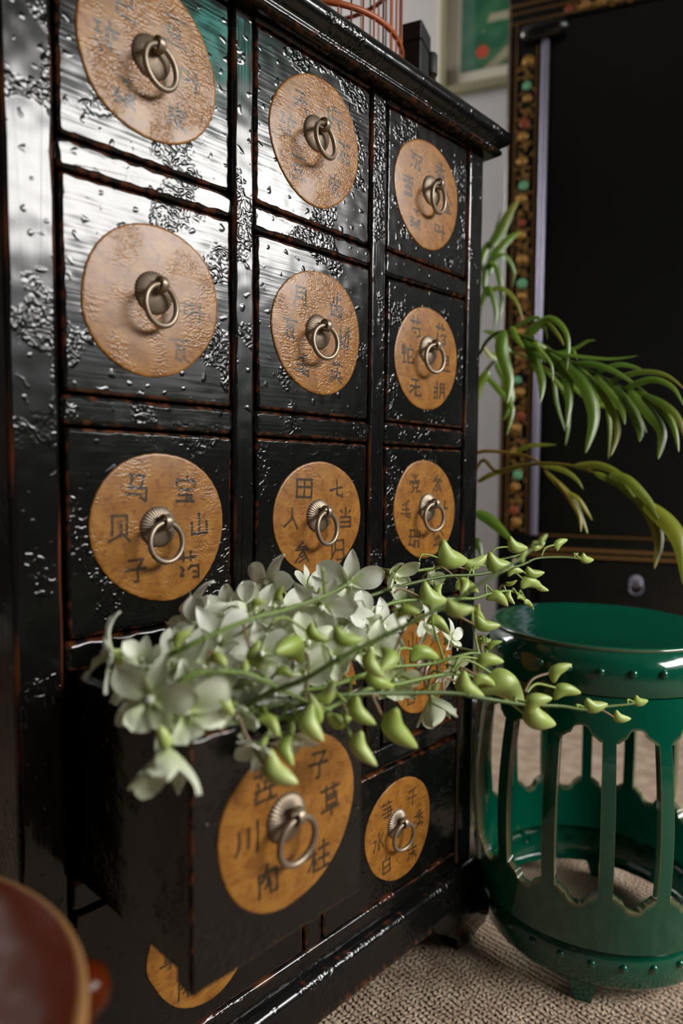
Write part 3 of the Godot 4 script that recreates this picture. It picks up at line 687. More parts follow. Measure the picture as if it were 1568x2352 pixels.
func label_paper(glyphs: Array, sd: int, fade: float) -> ImageTexture:
	var img: Image = paper_base.duplicate()
	if sd % 2:
		img.flip_x()
	if sd % 3 == 1:
		img.flip_y()
	rng.seed = 400 + sd
	var spots := [Vector2(-0.0245, 0.0335), Vector2(0.0245, 0.0335), Vector2(-0.0397, 0.001), Vector2(0.0378, 0.0), Vector2(-0.024, -0.0345), Vector2(0.0248, -0.036)]
	for i in 6:
		if glyphs[i] == "":
			continue
		var p: Vector2 = spots[i] + Vector2(rng.randf_range(-1, 1), rng.randf_range(-1, 1)) * 0.0012
		var ink := Color(0.17, 0.13, 0.09).lerp(Color(0.36, 0.27, 0.16), clampf(fade + rng.randf_range(-0.15, 0.25), 0, 1))
		write(img, glyphs[i], Vector2(p.x / PAPERM + 0.5, 0.5 - p.y / PAPERM) * PAPER, 0.0235 / PAPERM * PAPER, rng.randf_range(-0.06, 0.08), ink)
	return ImageTexture.create_from_image(img)

func carpet_textures() -> Array:
	var n := 1024
	var wob := fnl(FastNoiseLite.TYPE_SIMPLEX_SMOOTH, 0.02, 31)
	var tuft := fnl(FastNoiseLite.TYPE_SIMPLEX_SMOOTH, 0.11, 32)
	var blot := fnl(FastNoiseLite.TYPE_SIMPLEX_SMOOTH, 0.012, 33)
	var data := PackedFloat32Array()
	data.resize(n * n)
	var img := Image.create(n, n, false, Image.FORMAT_RGB8)
	for y in n:
		for x in n:
			# loops set in slightly wavering rows
			var ph := TAU * (x * 72.0 / n) + wob.get_noise_2d(x, y) * 1.6
			var lo := TAU * (y * 84.0 / n) + 1.7 * sin(x * TAU * 36.0 / n) + wob.get_noise_2d(x + 500, y) * 3.0
			var h := 0.5 + 0.5 * sin(ph)
			var k := h * (0.62 + 0.38 * (0.5 + 0.5 * sin(lo))) + 0.25 * tuft.get_noise_2d(x, y)
			data[y * n + x] = k
			var v := clampf(0.5 + 0.42 * tuft.get_noise_2d(x * 1.3, y * 1.3 + 77) + 0.4 * blot.get_noise_2d(x, y), 0, 1)
			img.set_pixel(x, y, Color(0.56, 0.47, 0.39).lerp(Color(0.74, 0.66, 0.57), v))
	return [ImageTexture.create_from_image(img), relief(data, n, n)]

# the framed print: pale zigzag bands and sweeping stripes on green
func print_texture() -> ImageTexture:
	var img := Image.create(256, 384, false, Image.FORMAT_RGB8)
	var nz := fnl(FastNoiseLite.TYPE_SIMPLEX_SMOOTH, 0.02, 61)
	for y in 384:
		for x in 256:
			var v := nz.get_noise_2d(x, y)
			var c := Color(0.10, 0.36, 0.25).lerp(Color(0.22, 0.44, 0.30), clampf(0.5 + v, 0, 1))
			var u := x + (y * 0.34)
			if x < 26:
				c = Color(0.26, 0.44, 0.36).lerp(Color(0.33, 0.48, 0.40), clampf(0.5 + v, 0, 1))
			elif y > 236 + (256 - x) * 0.05 and y > 384 - (x - 30) * 0.85:
				c = Color(0.62, 0.60, 0.48) if fmod(x * 0.75 + y, 46.0) < 20.0 else Color(0.25, 0.42, 0.28)
			elif fmod(y + 70.0 * floor(fmod(u, 150.0) / 75.0), 96.0) < 15.0 and x > 40:
				c = Color(0.66, 0.64, 0.52)
			elif fmod(x + 20.0, 75.0) < 14.0 and x > 40 and y < 260:
				c = Color(0.58, 0.58, 0.46)
			if Vector2(x, y).distance_to(Vector2(40, 352)) < 12.0:
				c = Color(0.72, 0.27, 0.17)
			img.set_pixel(x, y, c)
	return ImageTexture.create_from_image(img)

# ------------------------------------------------------------------ materials
func mat(called: String, color: Color, rough: float, metal := 0.0) -> StandardMaterial3D:
	var m := StandardMaterial3D.new()
	m.resource_name = called
	m.albedo_color = color
	m.roughness = rough
	m.metallic = metal
	M[called] = m
	return m

func lin(r: float, g: float, b: float) -> Color:
	return Color(r, g, b).linear_to_srgb()

func vmat(called: String, rough: float) -> StandardMaterial3D:
	var m := mat(called, Color.WHITE, rough)
	m.vertex_color_use_as_albedo = true
	return m

func triplanar(m: StandardMaterial3D, metres: float, world := true) -> void:
	m.uv1_triplanar = true
	m.uv1_world_triplanar = world
	m.uv1_scale = Vector3.ONE / metres

func set_relief(m: StandardMaterial3D, t: Texture2D, cm: float) -> void:
	m.heightmap_enabled = true
	m.heightmap_texture = t
	m.heightmap_scale = cm

func make_materials() -> void:
	var flat := lacquer_relief(false, 3)
	var up := lacquer_relief(true, 43)
	for q in [["lacquer", flat], ["lacquer_upright", up]]:
		var m := vmat(q[0], 0.17)
		triplanar(m, LACM)
		m.uv1_offset = Vector3(0.13, 0.31, 0.2)
		set_relief(m, q[1], 0.075)
	var b := mat("brass", Color(0.60, 0.54, 0.47), 0.44, 0.75)
	b.metallic_specular = 0.5
	mat("drawer_wood", lin(0.010, 0.008, 0.007), 0.6)
	var c := carpet_textures()
	var cp := mat("carpet", Color.WHITE, 0.95)
	cp.albedo_texture = c[0]
	triplanar(cp, 0.62)
	set_relief(cp, c[1], 0.4)
	var wn := NoiseTexture2D.new()
	wn.width = 256; wn.height = 256; wn.seamless = true
	wn.noise = fnl(FastNoiseLite.TYPE_SIMPLEX_SMOOTH, 0.05, 77)
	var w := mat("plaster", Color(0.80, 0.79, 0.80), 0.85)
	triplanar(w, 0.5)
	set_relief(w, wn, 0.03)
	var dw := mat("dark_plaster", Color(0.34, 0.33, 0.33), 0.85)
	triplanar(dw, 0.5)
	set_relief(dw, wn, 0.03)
	mat("ceiling_paint", Color(0.62, 0.61, 0.60), 0.9)
	mat("white_paint", Color(0.83, 0.83, 0.80), 0.45)
	var g := mat("glass", Color(0.9, 0.95, 0.93, 0.06), 0.03)
	g.transparency = BaseMaterial3D.TRANSPARENCY_ALPHA
	var tg := mat("teal_glass", lin(0.03, 0.42, 0.34), 0.05)
	tg.refraction_enabled = true
	tg.refraction_scale = 0.05
	tg.albedo_color.a = 0.0
	var p := vmat("petal", 0.5)
	p.backlight_enabled = true
	p.backlight = Color(0.6, 0.6, 0.6)
	p.rim_enabled = true
	p.rim = 0.15
	var bd := vmat("bud", 0.42)
	bd.subsurf_scatter_enabled = true
	bd.subsurf_scatter_strength = 0.15
	vmat("stem", 0.45)
	var lf := vmat("leaf", 0.34)
	lf.backlight_enabled = true
	lf.backlight = Color(0.45, 0.45, 0.45)
	var gz := vmat("glaze", 0.13)
	gz.clearcoat_enabled = true
	gz.clearcoat = 0.5
	gz.clearcoat_roughness = 0.05
	triplanar(gz, 0.22, false)
	set_relief(gz, wn, 0.04)
	var rl := vmat("red_lacquer", 0.22)
	rl.metallic_specular = 0.3
	triplanar(rl, 0.3, false)
	set_relief(rl, wn, 0.03)
	vmat("cabinet_black", 0.25)
	mat("gilt", Color(0.62, 0.46, 0.22), 0.42, 0.55)
	mat("old_gold_line", Color(0.50, 0.36, 0.18), 0.45, 0.4)
	mat("jade_inlay", Color(0.42, 0.66, 0.48), 0.4)
	mat("coral_inlay", Color(0.55, 0.24, 0.12), 0.5)
	mat("steel_grey", Color(0.50, 0.48, 0.55), 0.4, 0.6)
	mat("bamboo", Color(0.66, 0.33, 0.15), 0.45)
	mat("bamboo_dark", Color(0.38, 0.17, 0.08), 0.5)
	mat("black_card", lin(0.006, 0.006, 0.007), 0.6)
	mat("brown_bottle", lin(0.02, 0.008, 0.004), 0.25)
	mat("frame_paint", Color(0.60, 0.58, 0.47), 0.45)
	mat("mat_board", Color(0.86, 0.83, 0.76), 0.9)
	var pr := mat("art_print", Color.WHITE, 0.7)
	pr.albedo_texture = print_texture()
	mat("hedge", lin(0.05, 0.11, 0.025), 0.6)
	M["hedge"].backlight_enabled = true
	M["hedge"].backlight = Color(0.4, 0.4, 0.4)
	mat("garden_wall", Color(0.72, 0.72, 0.74), 0.9)
	mat("garden_ground", Color(0.40, 0.38, 0.33), 0.95)
	mat("pot_black", lin(0.012, 0.012, 0.013), 0.3)
	mat("soil", lin(0.02, 0.013, 0.008), 0.95)
	mat("added_screen_black", lin(0.006, 0.006, 0.006), 0.5)

# ------------------------------------------------------------------ the chest
func corners(k: String) -> Array:
	var h: Array = HOLES[k]
	return [Vector2(h[0], h[1]), Vector2(h[2], h[3]), Vector2(h[4], h[5]), Vector2(h[6], h[7])]

func frame_piece(called: String, c: Array, parent: Node3D, upright: bool, wear: Array, zf := 0.0, bulge := 0.0006) -> void:
	var st := new_st()
	board(st, c, zf, -0.020, 0.0042, wear, 0.001, 30, bulge)
	part(called, st, M["lacquer_upright"] if upright else M["lacquer"], parent)

var pull_meshes := []

func make_pull_meshes() -> void:
	# scalloped, fluted rose
	var st := new_st()
	var rows := []
	var n := 144
	for i in 9:
		var q: float = [0.0, 0.10, 0.25, 0.42, 0.6, 0.76, 0.9, 0.98, 1.0][i]
		var row := PackedVector3Array()
		for k in n:
			var t := TAU * k / n
			var fl := cos(36.0 * t)
			var r := 0.0176 * q * (1.0 + 0.022 * fl * smoothstep(0.8, 1.0, q))
			var z := 0.0062 * sqrt(maxf(0.0, 1.0 - 0.93 * q * q)) + 0.00038 * fl * smoothstep(0.12, 0.4, q)
			if i == 8:
				z = 0.0004
			row.append(Vector3(r * cos(t), r * sin(t), z))
		rows.append(row)
	grid(st, rows, true)
	pull_meshes.append(finish(st))
	# the eye: a short strap bent to a loop
	st = new_st()
	var eye := []
	for i in 7:
		var q: Vector2 = [Vector2(0.0048, -0.003), Vector2(0.0062, -0.0033), Vector2(0.0066, -0.0026), Vector2(0.0066, 0.0026), Vector2(0.0062, 0.0033), Vector2(0.0048, 0.003), Vector2(0.0048, -0.003)][i]
		eye.append(q)
	lathe(st, eye, Transform3D(Basis(Vector3(0, 0, 1), PI / 2), Vector3.ZERO), 28)
	pull_meshes.append(finish(st))
	st = new_st()
	var pts := PackedVector3Array()
	for k in 44:
		pts.append(Vector3(cos(TAU * k / 44), sin(TAU * k / 44), 0) * 0.0166)
	tube(st, pts, PackedFloat32Array([0.00245]), 10, true)
	pull_meshes.append(finish(st))

func add_pull(parent: Node3D, c: Vector3, sway: float, turn: float, tip: float) -> void:
	var inv := parent.global_transform.affine_inverse()
	put_mesh("pull_plate", pull_meshes[0], M["brass"], parent, inv * Transform3D(Basis(Vector3(0, 0, 1), sway * 7.0), c))
	put_mesh("pull_eye", pull_meshes[1], M["brass"], parent, inv * Transform3D(Basis(Vector3.UP, turn * 0.5), c + Vector3(0, 0.0050, 0.0125)))
	var b := Basis(Vector3.UP, turn) * Basis(Vector3.RIGHT, tip) * Basis(Vector3(0, 0, 1), sway)
	var hang := c + Vector3(0, 0.0042, 0.0138)
	put_mesh("pull_ring", pull_meshes[2], M["brass"], parent, inv * Transform3D(b, hang + b * Vector3(0, -0.0166, 0)))

var paper_reliefs := []

func add_label_paper(parent: Node3D, k: String, dz: float, glyphs: Array, sd: int, fade: float, how: int) -> void:
	var d: Array = DISCS[k]
	var c := Vector3(d[0], d[1], dz)
	var st := new_st()
	var n := 90
	var rad := func(t: float) -> float:
		var q := fposmod(t / TAU, 1.0) * 18.0
		var i := int(q)
		var f := q - i
		var p0: float = d[2 + (i + 17) % 18]
		var p1: float = d[2 + i % 18]
		var p2: float = d[2 + (i + 1) % 18]
		var p3: float = d[2 + (i + 2) % 18]
		return cubic_interpolate(p1, p2, p0, p3, f)
	var rows := []
	var uvs := []
	for i in 6:
		var q: float = [0.0, 0.5, 0.965, 0.99, 1.0, 1.0][i]
		var z: float = [0.0013, 0.0013, 0.0013, 0.0011, 0.0006, -0.0004][i]
		var row := PackedVector3Array()
		var ur := []
		for s in n:
			var t := TAU * s / n
			var r: float = rad.call(t) * q + (0.0002 * sin(t * 37.0 + sd) if i > 1 else 0.0)
			row.append(Vector3(r * cos(t), r * sin(t), z))
			ur.append(Vector2(r * cos(t) / PAPERM + 0.5, 0.5 - r * sin(t) / PAPERM))
		rows.append(row)
		uvs.append(ur)
	grid(st, rows, true, [], 0, uvs)
	var m := mat("label_paper_" + k, Color.WHITE, 0.36)
	m.albedo_texture = label_paper(glyphs, sd, fade)
	set_relief(m, paper_reliefs[how], [0.07, 0.05, 0.035][how])
	m.texture_repeat = true
	put_mesh("label_paper", finish(st), m, parent, parent.global_transform.affine_inverse() * Transform3D(Basis(), c))

func drawer(parent: Node3D, k: String, glyphs: Array, sd: int, fade: float, how: int, wear: Array) -> MeshInstance3D:
	rng.seed = 70 + sd
	var c := corners(k)
	var g := 0.0029
	c = [c[0] + Vector2(g, -g * 0.8), c[1] + Vector2(-g, -g * 0.8), c[2] + Vector2(-g, g * 0.7), c[3] + Vector2(g, g * 0.7)]
	var zf := rng.randf_range(-0.0016, 0.0004)
	var st := new_st()
	board(st, c, zf, -0.020, 0.0030, wear, 0.0028, 34, 0.0)
	# the box behind the front
	var x0: float = c[0].x + 0.006
	var x1: float = c[1].x - 0.006
	var y0: float = c[3].y + 0.006
	var y1: float = c[0].y - 0.012
	st.set_color(BLACK)
	for q in [[x0, x0 + 0.01, y0, y1], [x1 - 0.01, x1, y0, y1], [x0, x1, y0, y0 + 0.008]]:
		box(st, bxf(Vector3((q[0] + q[1]) / 2, (q[2] + q[3]) / 2, -0.155)), Vector3(q[1] - q[0], q[3] - q[2], 0.27))
	var o := part("drawer", st, M["lacquer"], parent)
	if DISCS.has(k):
		add_label_paper(o, k, zf, glyphs, sd, fade, how)
		var p: Array = PULLS[k]
		add_pull(o, Vector3(p[0], p[1], zf + 0.0008), p[2], p[3], p[4])
	return o

func sweep(st: SurfaceTool, path: Array, prof: Array, cols: Array) -> void:
	# path: [x, z, out x, out z]; prof: (outwards, height), from the top down
	var rows := []
	var cc := []
	for i in prof.size():
		var row := PackedVector3Array()
		var cr := []
		for p in path:
			row.append(Vector3(p[0] + p[2] * prof[i].x, prof[i].y, p[1] + p[3] * prof[i].x))
			var w: float = cols[i]
			cr.append(worn(row[row.size() - 1], w) if w >= 0.0 else BLACK)
		rows.append(row)
		cc.append(cr)
	grid(st, rows, false, cc, 5)

func around(x0: float, x1: float, zb: float, zf: float, n: int) -> Array:
	var path := []
	for k in 12:
		path.append([x0, lerpf(zb, zf - 0.004, k / 11.0), -1.0, 0.0])
	path.append([x0, zf, -0.94, 0.94])
	for k in n:
		path.append([lerpf(x0 + 0.004, x1 - 0.004, float(k) / (n - 1)), zf, 0.0, 1.0])
	path.append([x1, zf, 0.94, 0.94])
	for k in 12:
		path.append([x1, lerpf(zf - 0.004, zb, k / 11.0), 1.0, 0.0])
	return path

func foot(st: SurfaceTool, sx: float, xo: float, zo: float, sz: float) -> void:
	# bracket foot with an S-curved outer edge; sx, sz: which way is outside
	var rows := []
	var cc := []
	var prof := [[-0.815, 0.000, 0.125, 0.0], [-0.826, 0.004, 0.118, 0.3], [-0.838, 0.0065, 0.098, 0.5], [-0.852, 0.006, 0.078, 0.6], [-0.867, 0.002, 0.062, 0.6], [-0.881, -0.006, 0.052, 0.6], [-0.893, -0.012, 0.046, 0.5]]
	for p in prof:
		var row := PackedVector3Array()
		var cr := []
		var x1: float = xo + sx * p[1]
		var x0: float = xo - sx * p[2]
		var z1: float = zo + sz * p[1]
		var z0: float = zo - sz * (p[2] * 0.5 + 0.02)
		var loop := [[x0, z0], [x0, z1], [x1 - sx * 0.003, z1], [x1, z1 - sz * 0.003], [x1, z0]]
		if sx * sz < 0:
			loop.reverse()
		for q in loop:
			row.append(Vector3(q[0], p[0], q[1]))
			cr.append(worn(row[row.size() - 1], p[3]) if absf(q[0] - x1) < 0.004 and absf(q[1] - z1) < 0.004 else BLACK)
		rows.append(row)
		cc.append(cr)
	grid(st, rows, true, cc, 6)
	var low: PackedVector3Array = rows[rows.size() - 1]
	for k in range(1, low.size() - 1):
		tri(st, low[0], low[k], low[k + 1])

func build_chest() -> void:
	wear_noise.noise_type = FastNoiseLite.TYPE_SIMPLEX_SMOOTH
	wear_noise.fractal_type = FastNoiseLite.FRACTAL_NONE
	wear_noise.frequency = 0.11
	wear_noise.seed = 11
	make_paper_base()
	paper_reliefs = [paper_relief(21, 0.85), paper_relief(25, 0.35), paper_relief(29, 0.05)]
	make_pull_meshes()
	var chest := thing("apothecary_chest", "black lacquered herb chest with round tan paper labels and one drawer pulled out", "chest", Vector3(0.27, FLOOR, -0.16))
	# uprights
	frame_piece("stile", [Vector2(-0.0408, 0.207), Vector2(-0.0014, 0.207), Vector2(0.0030, -0.776), Vector2(-0.0347, -0.776)], chest, true, [0.0, 0.42, 0.0, 0.30])
	frame_piece("stile", [Vector2(0.5492, 0.207), Vector2(0.5840, 0.207), Vector2(0.5835, -0.776), Vector2(0.5470, -0.776)], chest, true, [0.0, 0.3, 0.0, 0.32])
	frame_piece("stile", [Vector2(0.1652, 0.207), Vector2(0.1905, 0.207), Vector2(0.1912, -0.5606), Vector2(0.1658, -0.5606)], chest, true, [0.0, 0.3, 0.0, 0.15], -0.0003)
	frame_piece("stile", [Vector2(0.3568, 0.207), Vector2(0.3832, 0.207), Vector2(0.3860, -0.5606), Vector2(0.3580, -0.5606)], chest, true, [0.0, 0.25, 0.0, 0.1], -0.0003)
	frame_piece("stile", [Vector2(0.2619, -0.5864), Vector2(0.2871, -0.5864), Vector2(0.2871, -0.7526), Vector2(0.2619, -0.7526)], chest, true, [0.0, 0.2, 0.0, 0.25], -0.0003)
	# rails between the drawers
	var c3 := ["a", "b", "c"]
	for k in c3:
		for r in 3:
			var up := corners(k + str(r))
			var lo := corners(k + str(r + 1))
			frame_piece("rail", [up[3], up[2], lo[1], lo[0]], chest, false, [0.38, 0.0, 0.36, 0.0], -0.0006, 0.0010)
		var t := corners(k + "0")
		frame_piece("rail", [Vector2(t[0].x, 0.207), Vector2(t[1].x, 0.207), t[1], t[0]], chest, false, [0.0, 0.0, 0.35, 0.0], -0.0006)
	frame_piece("rail", [Vector2(0.0024, -0.5598), Vector2(0.5480, -0.5598), Vector2(0.5476, -0.5868), Vector2(0.0026, -0.5868)], chest, false, [0.35, 0.0, 0.3, 0.0], -0.0005)
	frame_piece("rail", [Vector2(0.0028, -0.7522), Vector2(0.5474, -0.7522), Vector2(0.5472, -0.778), Vector2(0.0030, -0.778)], chest, false, [0.35, 0.0, 0.0, 0.0], -0.0005)
	# carcass
	var st := new_st()
	st.set_color(BLACK)
	box(st, bxf(Vector3(-0.0285, -0.300, -0.175)), Vector3(0.014, 1.010, 0.318))
	part("side_panel", st, M["lacquer_upright"], chest)
	st = new_st()
	st.set_color(BLACK)
	box(st, bxf(Vector3(0.5745, -0.300, -0.175)), Vector3(0.014, 1.010, 0.318))
	part("side_panel", st, M["lacquer_upright"], chest)
	st = new_st()
	st.set_color(BLACK)
	box(st, bxf(Vector3(0.273, -0.3, -0.338)), Vector3(0.62, 1.01, 0.012))
	part("back_panel", st, M["drawer_wood"], chest)
	st = new_st()
	for x in [0.178, 0.371]:
		box(st, bxf(Vector3(x, -0.19, -0.178)), Vector3(0.012, 0.74, 0.305))
	for y in [0.0115, -0.1835, -0.3780, -0.5733, -0.765]:
		box(st, bxf(Vector3(0.273, y, -0.178)), Vector3(0.585, 0.012, 0.300))
	part("inner_divider", st, M["drawer_wood"], chest)
	# top with a bull-nosed, beaded edge
	st = new_st()
	var prof := [Vector2(-0.010, 0.2362), Vector2(0.006, 0.2358), Vector2(0.014, 0.2342), Vector2(0.0205, 0.2308), Vector2(0.0252, 0.2258), Vector2(0.0272, 0.2200), Vector2(0.0262, 0.2146), Vector2(0.0225, 0.2098), Vector2(0.0172, 0.2066), Vector2(0.0150, 0.2052),
		Vector2(0.0165, 0.2036), Vector2(0.0178, 0.2010), Vector2(0.0172, 0.1982), Vector2(0.0145, 0.1962), Vector2(0.0090, 0.1955), Vector2(0.0, 0.1960)]
	sweep(st, around(-0.040, 0.5840, -0.34, 0.0, 150), prof, [-1.0, -1.0, -1.0, -1.0, -1.0, -1.0, -1.0, -1.0, -1.0, -1.0, -1.0, 0.05, 0.2, 0.3, 0.1, -1.0])
	st.set_color(BLACK)
	box(st, bxf(Vector3(0.272, 0.2210, -0.172)), Vector3(0.628, 0.0300, 0.340))
	part("top_board", st, M["lacquer"], chest)
	# base moulding and apron
	st = new_st()
	var bp := [Vector2(-0.002, -0.7752), Vector2(0.0025, -0.7754), Vector2(0.0062, -0.7764), Vector2(0.0098, -0.7785), Vector2(0.0124, -0.7818), Vector2(0.0136, -0.7860), Vector2(0.0143, -0.7920), Vector2(0.0156, -0.8030), Vector2(0.0172, -0.8130), Vector2(0.0180, -0.8205), Vector2(0.0172, -0.8232), Vector2(0.0150, -0.8242), Vector2(-0.004, -0.8242)]
	sweep(st, around(-0.0350, 0.5836, -0.34, 0.0, 150), bp, [-1.0, -1.0, 0.0, -1.0, -1.0, -1.0, -1.0, -1.0, -1.0, 0.2, 0.45, 0.2, -1.0])
	part("base_apron", st, M["lacquer"], chest)
	for q in [[1.0, 0.5945, 0.0175, 1.0], [-1.0, -0.0525, 0.0175, 1.0], [1.0, 0.5945, -0.335, -1.0], [-1.0, -0.0525, -0.335, -1.0]]:
		st = new_st()
		foot(st, q[0], q[1], q[2], q[3])
		part("bracket_foot", st, M["lacquer"], chest)
	# drawers: writing from the top, two to a row
	drawer(chest, "a0", ["si", "dou", "wan", "ye", "sang", "pi"], 1, 0.55, 0, [0.15, 0.2, 0.42, 0.42])
	drawer(chest, "a1", ["", "", "", "ye", "", "wa"], 2, 0.95, 1, [0.62, 0.52, 0.66, 0.30])
	drawer(chest, "a2", ["ma_horse", "bao", "bei", "shan", "zi", "yao"], 3, 0.15, 1, [0.55, 0.45, 0.4, 0.25])
	drawer(chest, "b0", ["tian", "ma_hemp", "wan", "shi", "dou", "pi"], 4, 0.35, 0, [0.45, 0.2, 0.5, 0.35])
	drawer(chest, "b1", ["yue", "chi", "wa", "song", "mao", "mei"], 5, 0.25, 0, [0.45, 0.3, 0.45, 0.25])
	drawer(chest, "b2", ["tian_field", "qi", "ren", "dang_when", "shen", "gui"], 6, 0.15, 2, [0.52, 0.3, 0.4, 0.3])
	drawer(chest, "c0", ["chen", "xiang", "xue", "jin", "sang", "ye"], 7, 0.3, 2, [0.45, 0.2, 0.55, 0.2])
	drawer(chest, "c1", ["shao", "yao", "she", "dan", "wu", "hu"], 8, 0.0, 2, [0.5, 0.25, 0.5, 0.2])
	drawer(chest, "c2", ["dang", "shen", "mao", "shi_ten", "rui", "jin"], 9, 0.4, 2, [0.5, 0.3, 0.4, 0.2])
	drawer(chest, "b3", ["", "", "", "", "", ""], 10, 0.4, 2, [0.4, 0.3, 0.4, 0.2])
	drawer(chest, "c3", ["shan", "bei", "ren", "shui", "bai", "xiu"], 11, 0.3, 2, [0.4, 0.3, 0.4, 0.2])
	drawer(chest, "d0", ["mei", "hu", "cao", "shan", "rou", "shen"], 12, 0.4, 1, [0.2, 0.3, 0.5, 0.2])
	drawer(chest, "d1", ["sun", "qian", "shui", "xiu", "bai", "mo"], 13, 0.35, 2, [0.62, 0.2, 0.5, 0.2])
	# the opened drawer
	var zo := 0.1695
	st = new_st()
	var oc := [Vector2(0.0030, -0.3957), Vector2(0.1624, -0.3962), Vector2(0.1618, -0.5618), Vector2(0.0030, -0.5622)]
	board(st, oc, zo, zo - 0.017, 0.0024, [0.5, 0.25, 0.5, 0.38], 0.0035, 40)
	var open := part("drawer", st, M["lacquer"], chest)
	add_label_paper(open, "op", zo, ["lian", "zi", "chuan", "cao", "rou", "gui_tree"], 14, 0.12, 2)
	var pp: Array = PULLS["op"]
	add_pull(open, Vector3(pp[0], pp[1], zo + 0.0008), pp[2], pp[3], pp[4])
	for q in [[0.0065, 0.0165], [0.1485, 0.1585]]:
		st = new_st()
		st.set_color(BLACK)
		box(st, bxf(Vector3((q[0] + q[1]) / 2, -0.4735, (zo - 0.017 - 0.09) / 2)), Vector3(q[1] - q[0], 0.165, zo - 0.017 + 0.09), 0.001)
		part("drawer_side", st, M["lacquer"], open)
	st = new_st()
	box(st, bxf(Vector3(0.0825, -0.551, 0.031)), Vector3(0.132, 0.008, 0.242))
	part("drawer_bottom", st, M["drawer_wood"], open)
	st = new_st()
	box(st, bxf(Vector3(0.0825, -0.480, -0.086)), Vector3(0.132, 0.15, 0.008))
	part("drawer_back", st, M["drawer_wood"], open)

# ------------------------------------------------------------------ orchids
func smooth_curve(p: Array, steps: int) -> PackedVector3Array:
	var out := PackedVector3Array()
	var n := p.size()
	for i in n - 1:
		var a: Vector3 = p[maxi(i - 1, 0)]
		var b: Vector3 = p[i]
		var c: Vector3 = p[i + 1]
		var d: Vector3 = p[mini(i + 2, n - 1)]
		for s in steps:
			out.append(b.cubic_interpolate(c, a, d, float(s) / steps))
	out.append(p[n - 1])
	return out

const WHITE := Color(0.84, 0.85, 0.76)
const GREENISH := Color(0.50, 0.62, 0.20)

# a petal along +x, facing +z
func petal_mesh(length: float, width: float, kind: int, curl: float, cup: float, tint: float, sd: int) -> ArrayMesh:
	rng.seed = 1000 + sd
	var st := new_st()
	var nu := 13
	var nv := 9
	var twist := rng.randf_range(-0.25, 0.25)
	var ph := rng.randf() * TAU
	var rows := []
	var cols := []
	var x := 0.0
	var z := 0.0
	var ang := -0.25 * curl
	var side := rng.randf_range(-0.12, 0.12)
	for i in nu:
		var t := float(i) / (nu - 1)
		if i > 0:
			ang += curl / (nu - 1) * (0.5 + 1.2 * t)
			x += cos(ang) * length / (nu - 1)
			z -= sin(ang) * length / (nu - 1)
		var w := 0.0
		if kind == 0:       # broad petal: narrow claw, round blade
			w = width * (0.16 * (1.0 - t) + pow(sin(PI * pow(t, 0.86)), 0.62) * (0.45 + 0.75 * t)) if t < 1.0 else 0.0
		elif kind == 1:     # sepal: broad base, tapering to a point
			w = width * (0.42 * (1.0 - t) * (1.0 - t) + 0.98 * pow(sin(PI * pow(clampf(t * 0.93 + 0.07, 0, 1), 0.9)), 0.8))
			if i == nu - 1:
				w = 0.0
		else:               # lip: tube that flares to a ruffled apron
			w = width * (0.55 + 0.55 * smoothstep(0.3, 0.8, t)) * sqrt(maxf(0.0, 1.0 - pow(maxf(0.0, t - 0.55) / 0.45, 3.0)))
		var row := PackedVector3Array()
		var cr := []
		for k in nv:
			var s := float(k) / (nv - 1) * 2.0 - 1.0
			var y := s * w * 0.5
			var up := cup * width * s * s * (1.0 - 0.3 * t)
			if kind == 2:
				var roll := 1.9 * (1.0 - smoothstep(0.25, 0.9, t))
				var ra := s * roll
				if roll > 0.05:
					y = sin(ra) * w * 0.5 / roll
					up = (1.0 - cos(ra)) * w * 0.5 / roll
				up += 0.05 * width * sin(s * 9.0 + ph) * smoothstep(0.55, 1.0, t)
			up += 0.035 * width * sin(t * 7.0 + s * 3.0 + ph) * absf(s)
			up += twist * y * t
			# the midrib lies in a slight groove
			up -= 0.012 * width * exp(-s * s * 30.0)
			row.append(Vector3(x + sin(ang) * up, y + side * length * t * t, z + cos(ang) * up))
			var g := clampf(tint + 0.55 * pow(1.0 - t, 3.0) + 0.10 * exp(-s * s * 18.0) + 0.05 * sin(s * 22.0), 0.0, 1.0)
			if kind == 2:
				g = clampf(tint + 0.75 * pow(1.0 - t, 1.4), 0.0, 1.0)
			cr.append(WHITE.lerp(GREENISH, g))
		rows.append(row)
		cols.append(cr)
	grid(st, rows, false, cols)
	return finish(st)

var petal_cache := {}

func petal_of(kind: int, tint: int, open: bool, v: int) -> ArrayMesh:
	var key := "%d %d %s %d" % [kind, tint, open, v]
	if not petal_cache.has(key):
		var q: float = [0.0, 0.12, 0.30, 0.48, 0.68][tint]
		var c := (0.5 if open else -0.5) + 0.35 * (v - 1)
		var sd := kind * 100 + tint * 10 + v + (50 if open else 0)
		if kind == 0:
			petal_cache[key] = petal_mesh(0.0300, 0.0225, 0, c * 0.9, 0.10 if open else 0.22, q, sd)
		elif kind == 1:
			petal_cache[key] = petal_mesh(0.0285, 0.0135, 1, c * 1.3, 0.16, q, sd)
		else:
			petal_cache[key] = petal_mesh(0.0230, 0.0200, 2, 0.55, 0.2, q * 0.6 + 0.1, sd)
	return petal_cache[key]

var column_mesh: ArrayMesh

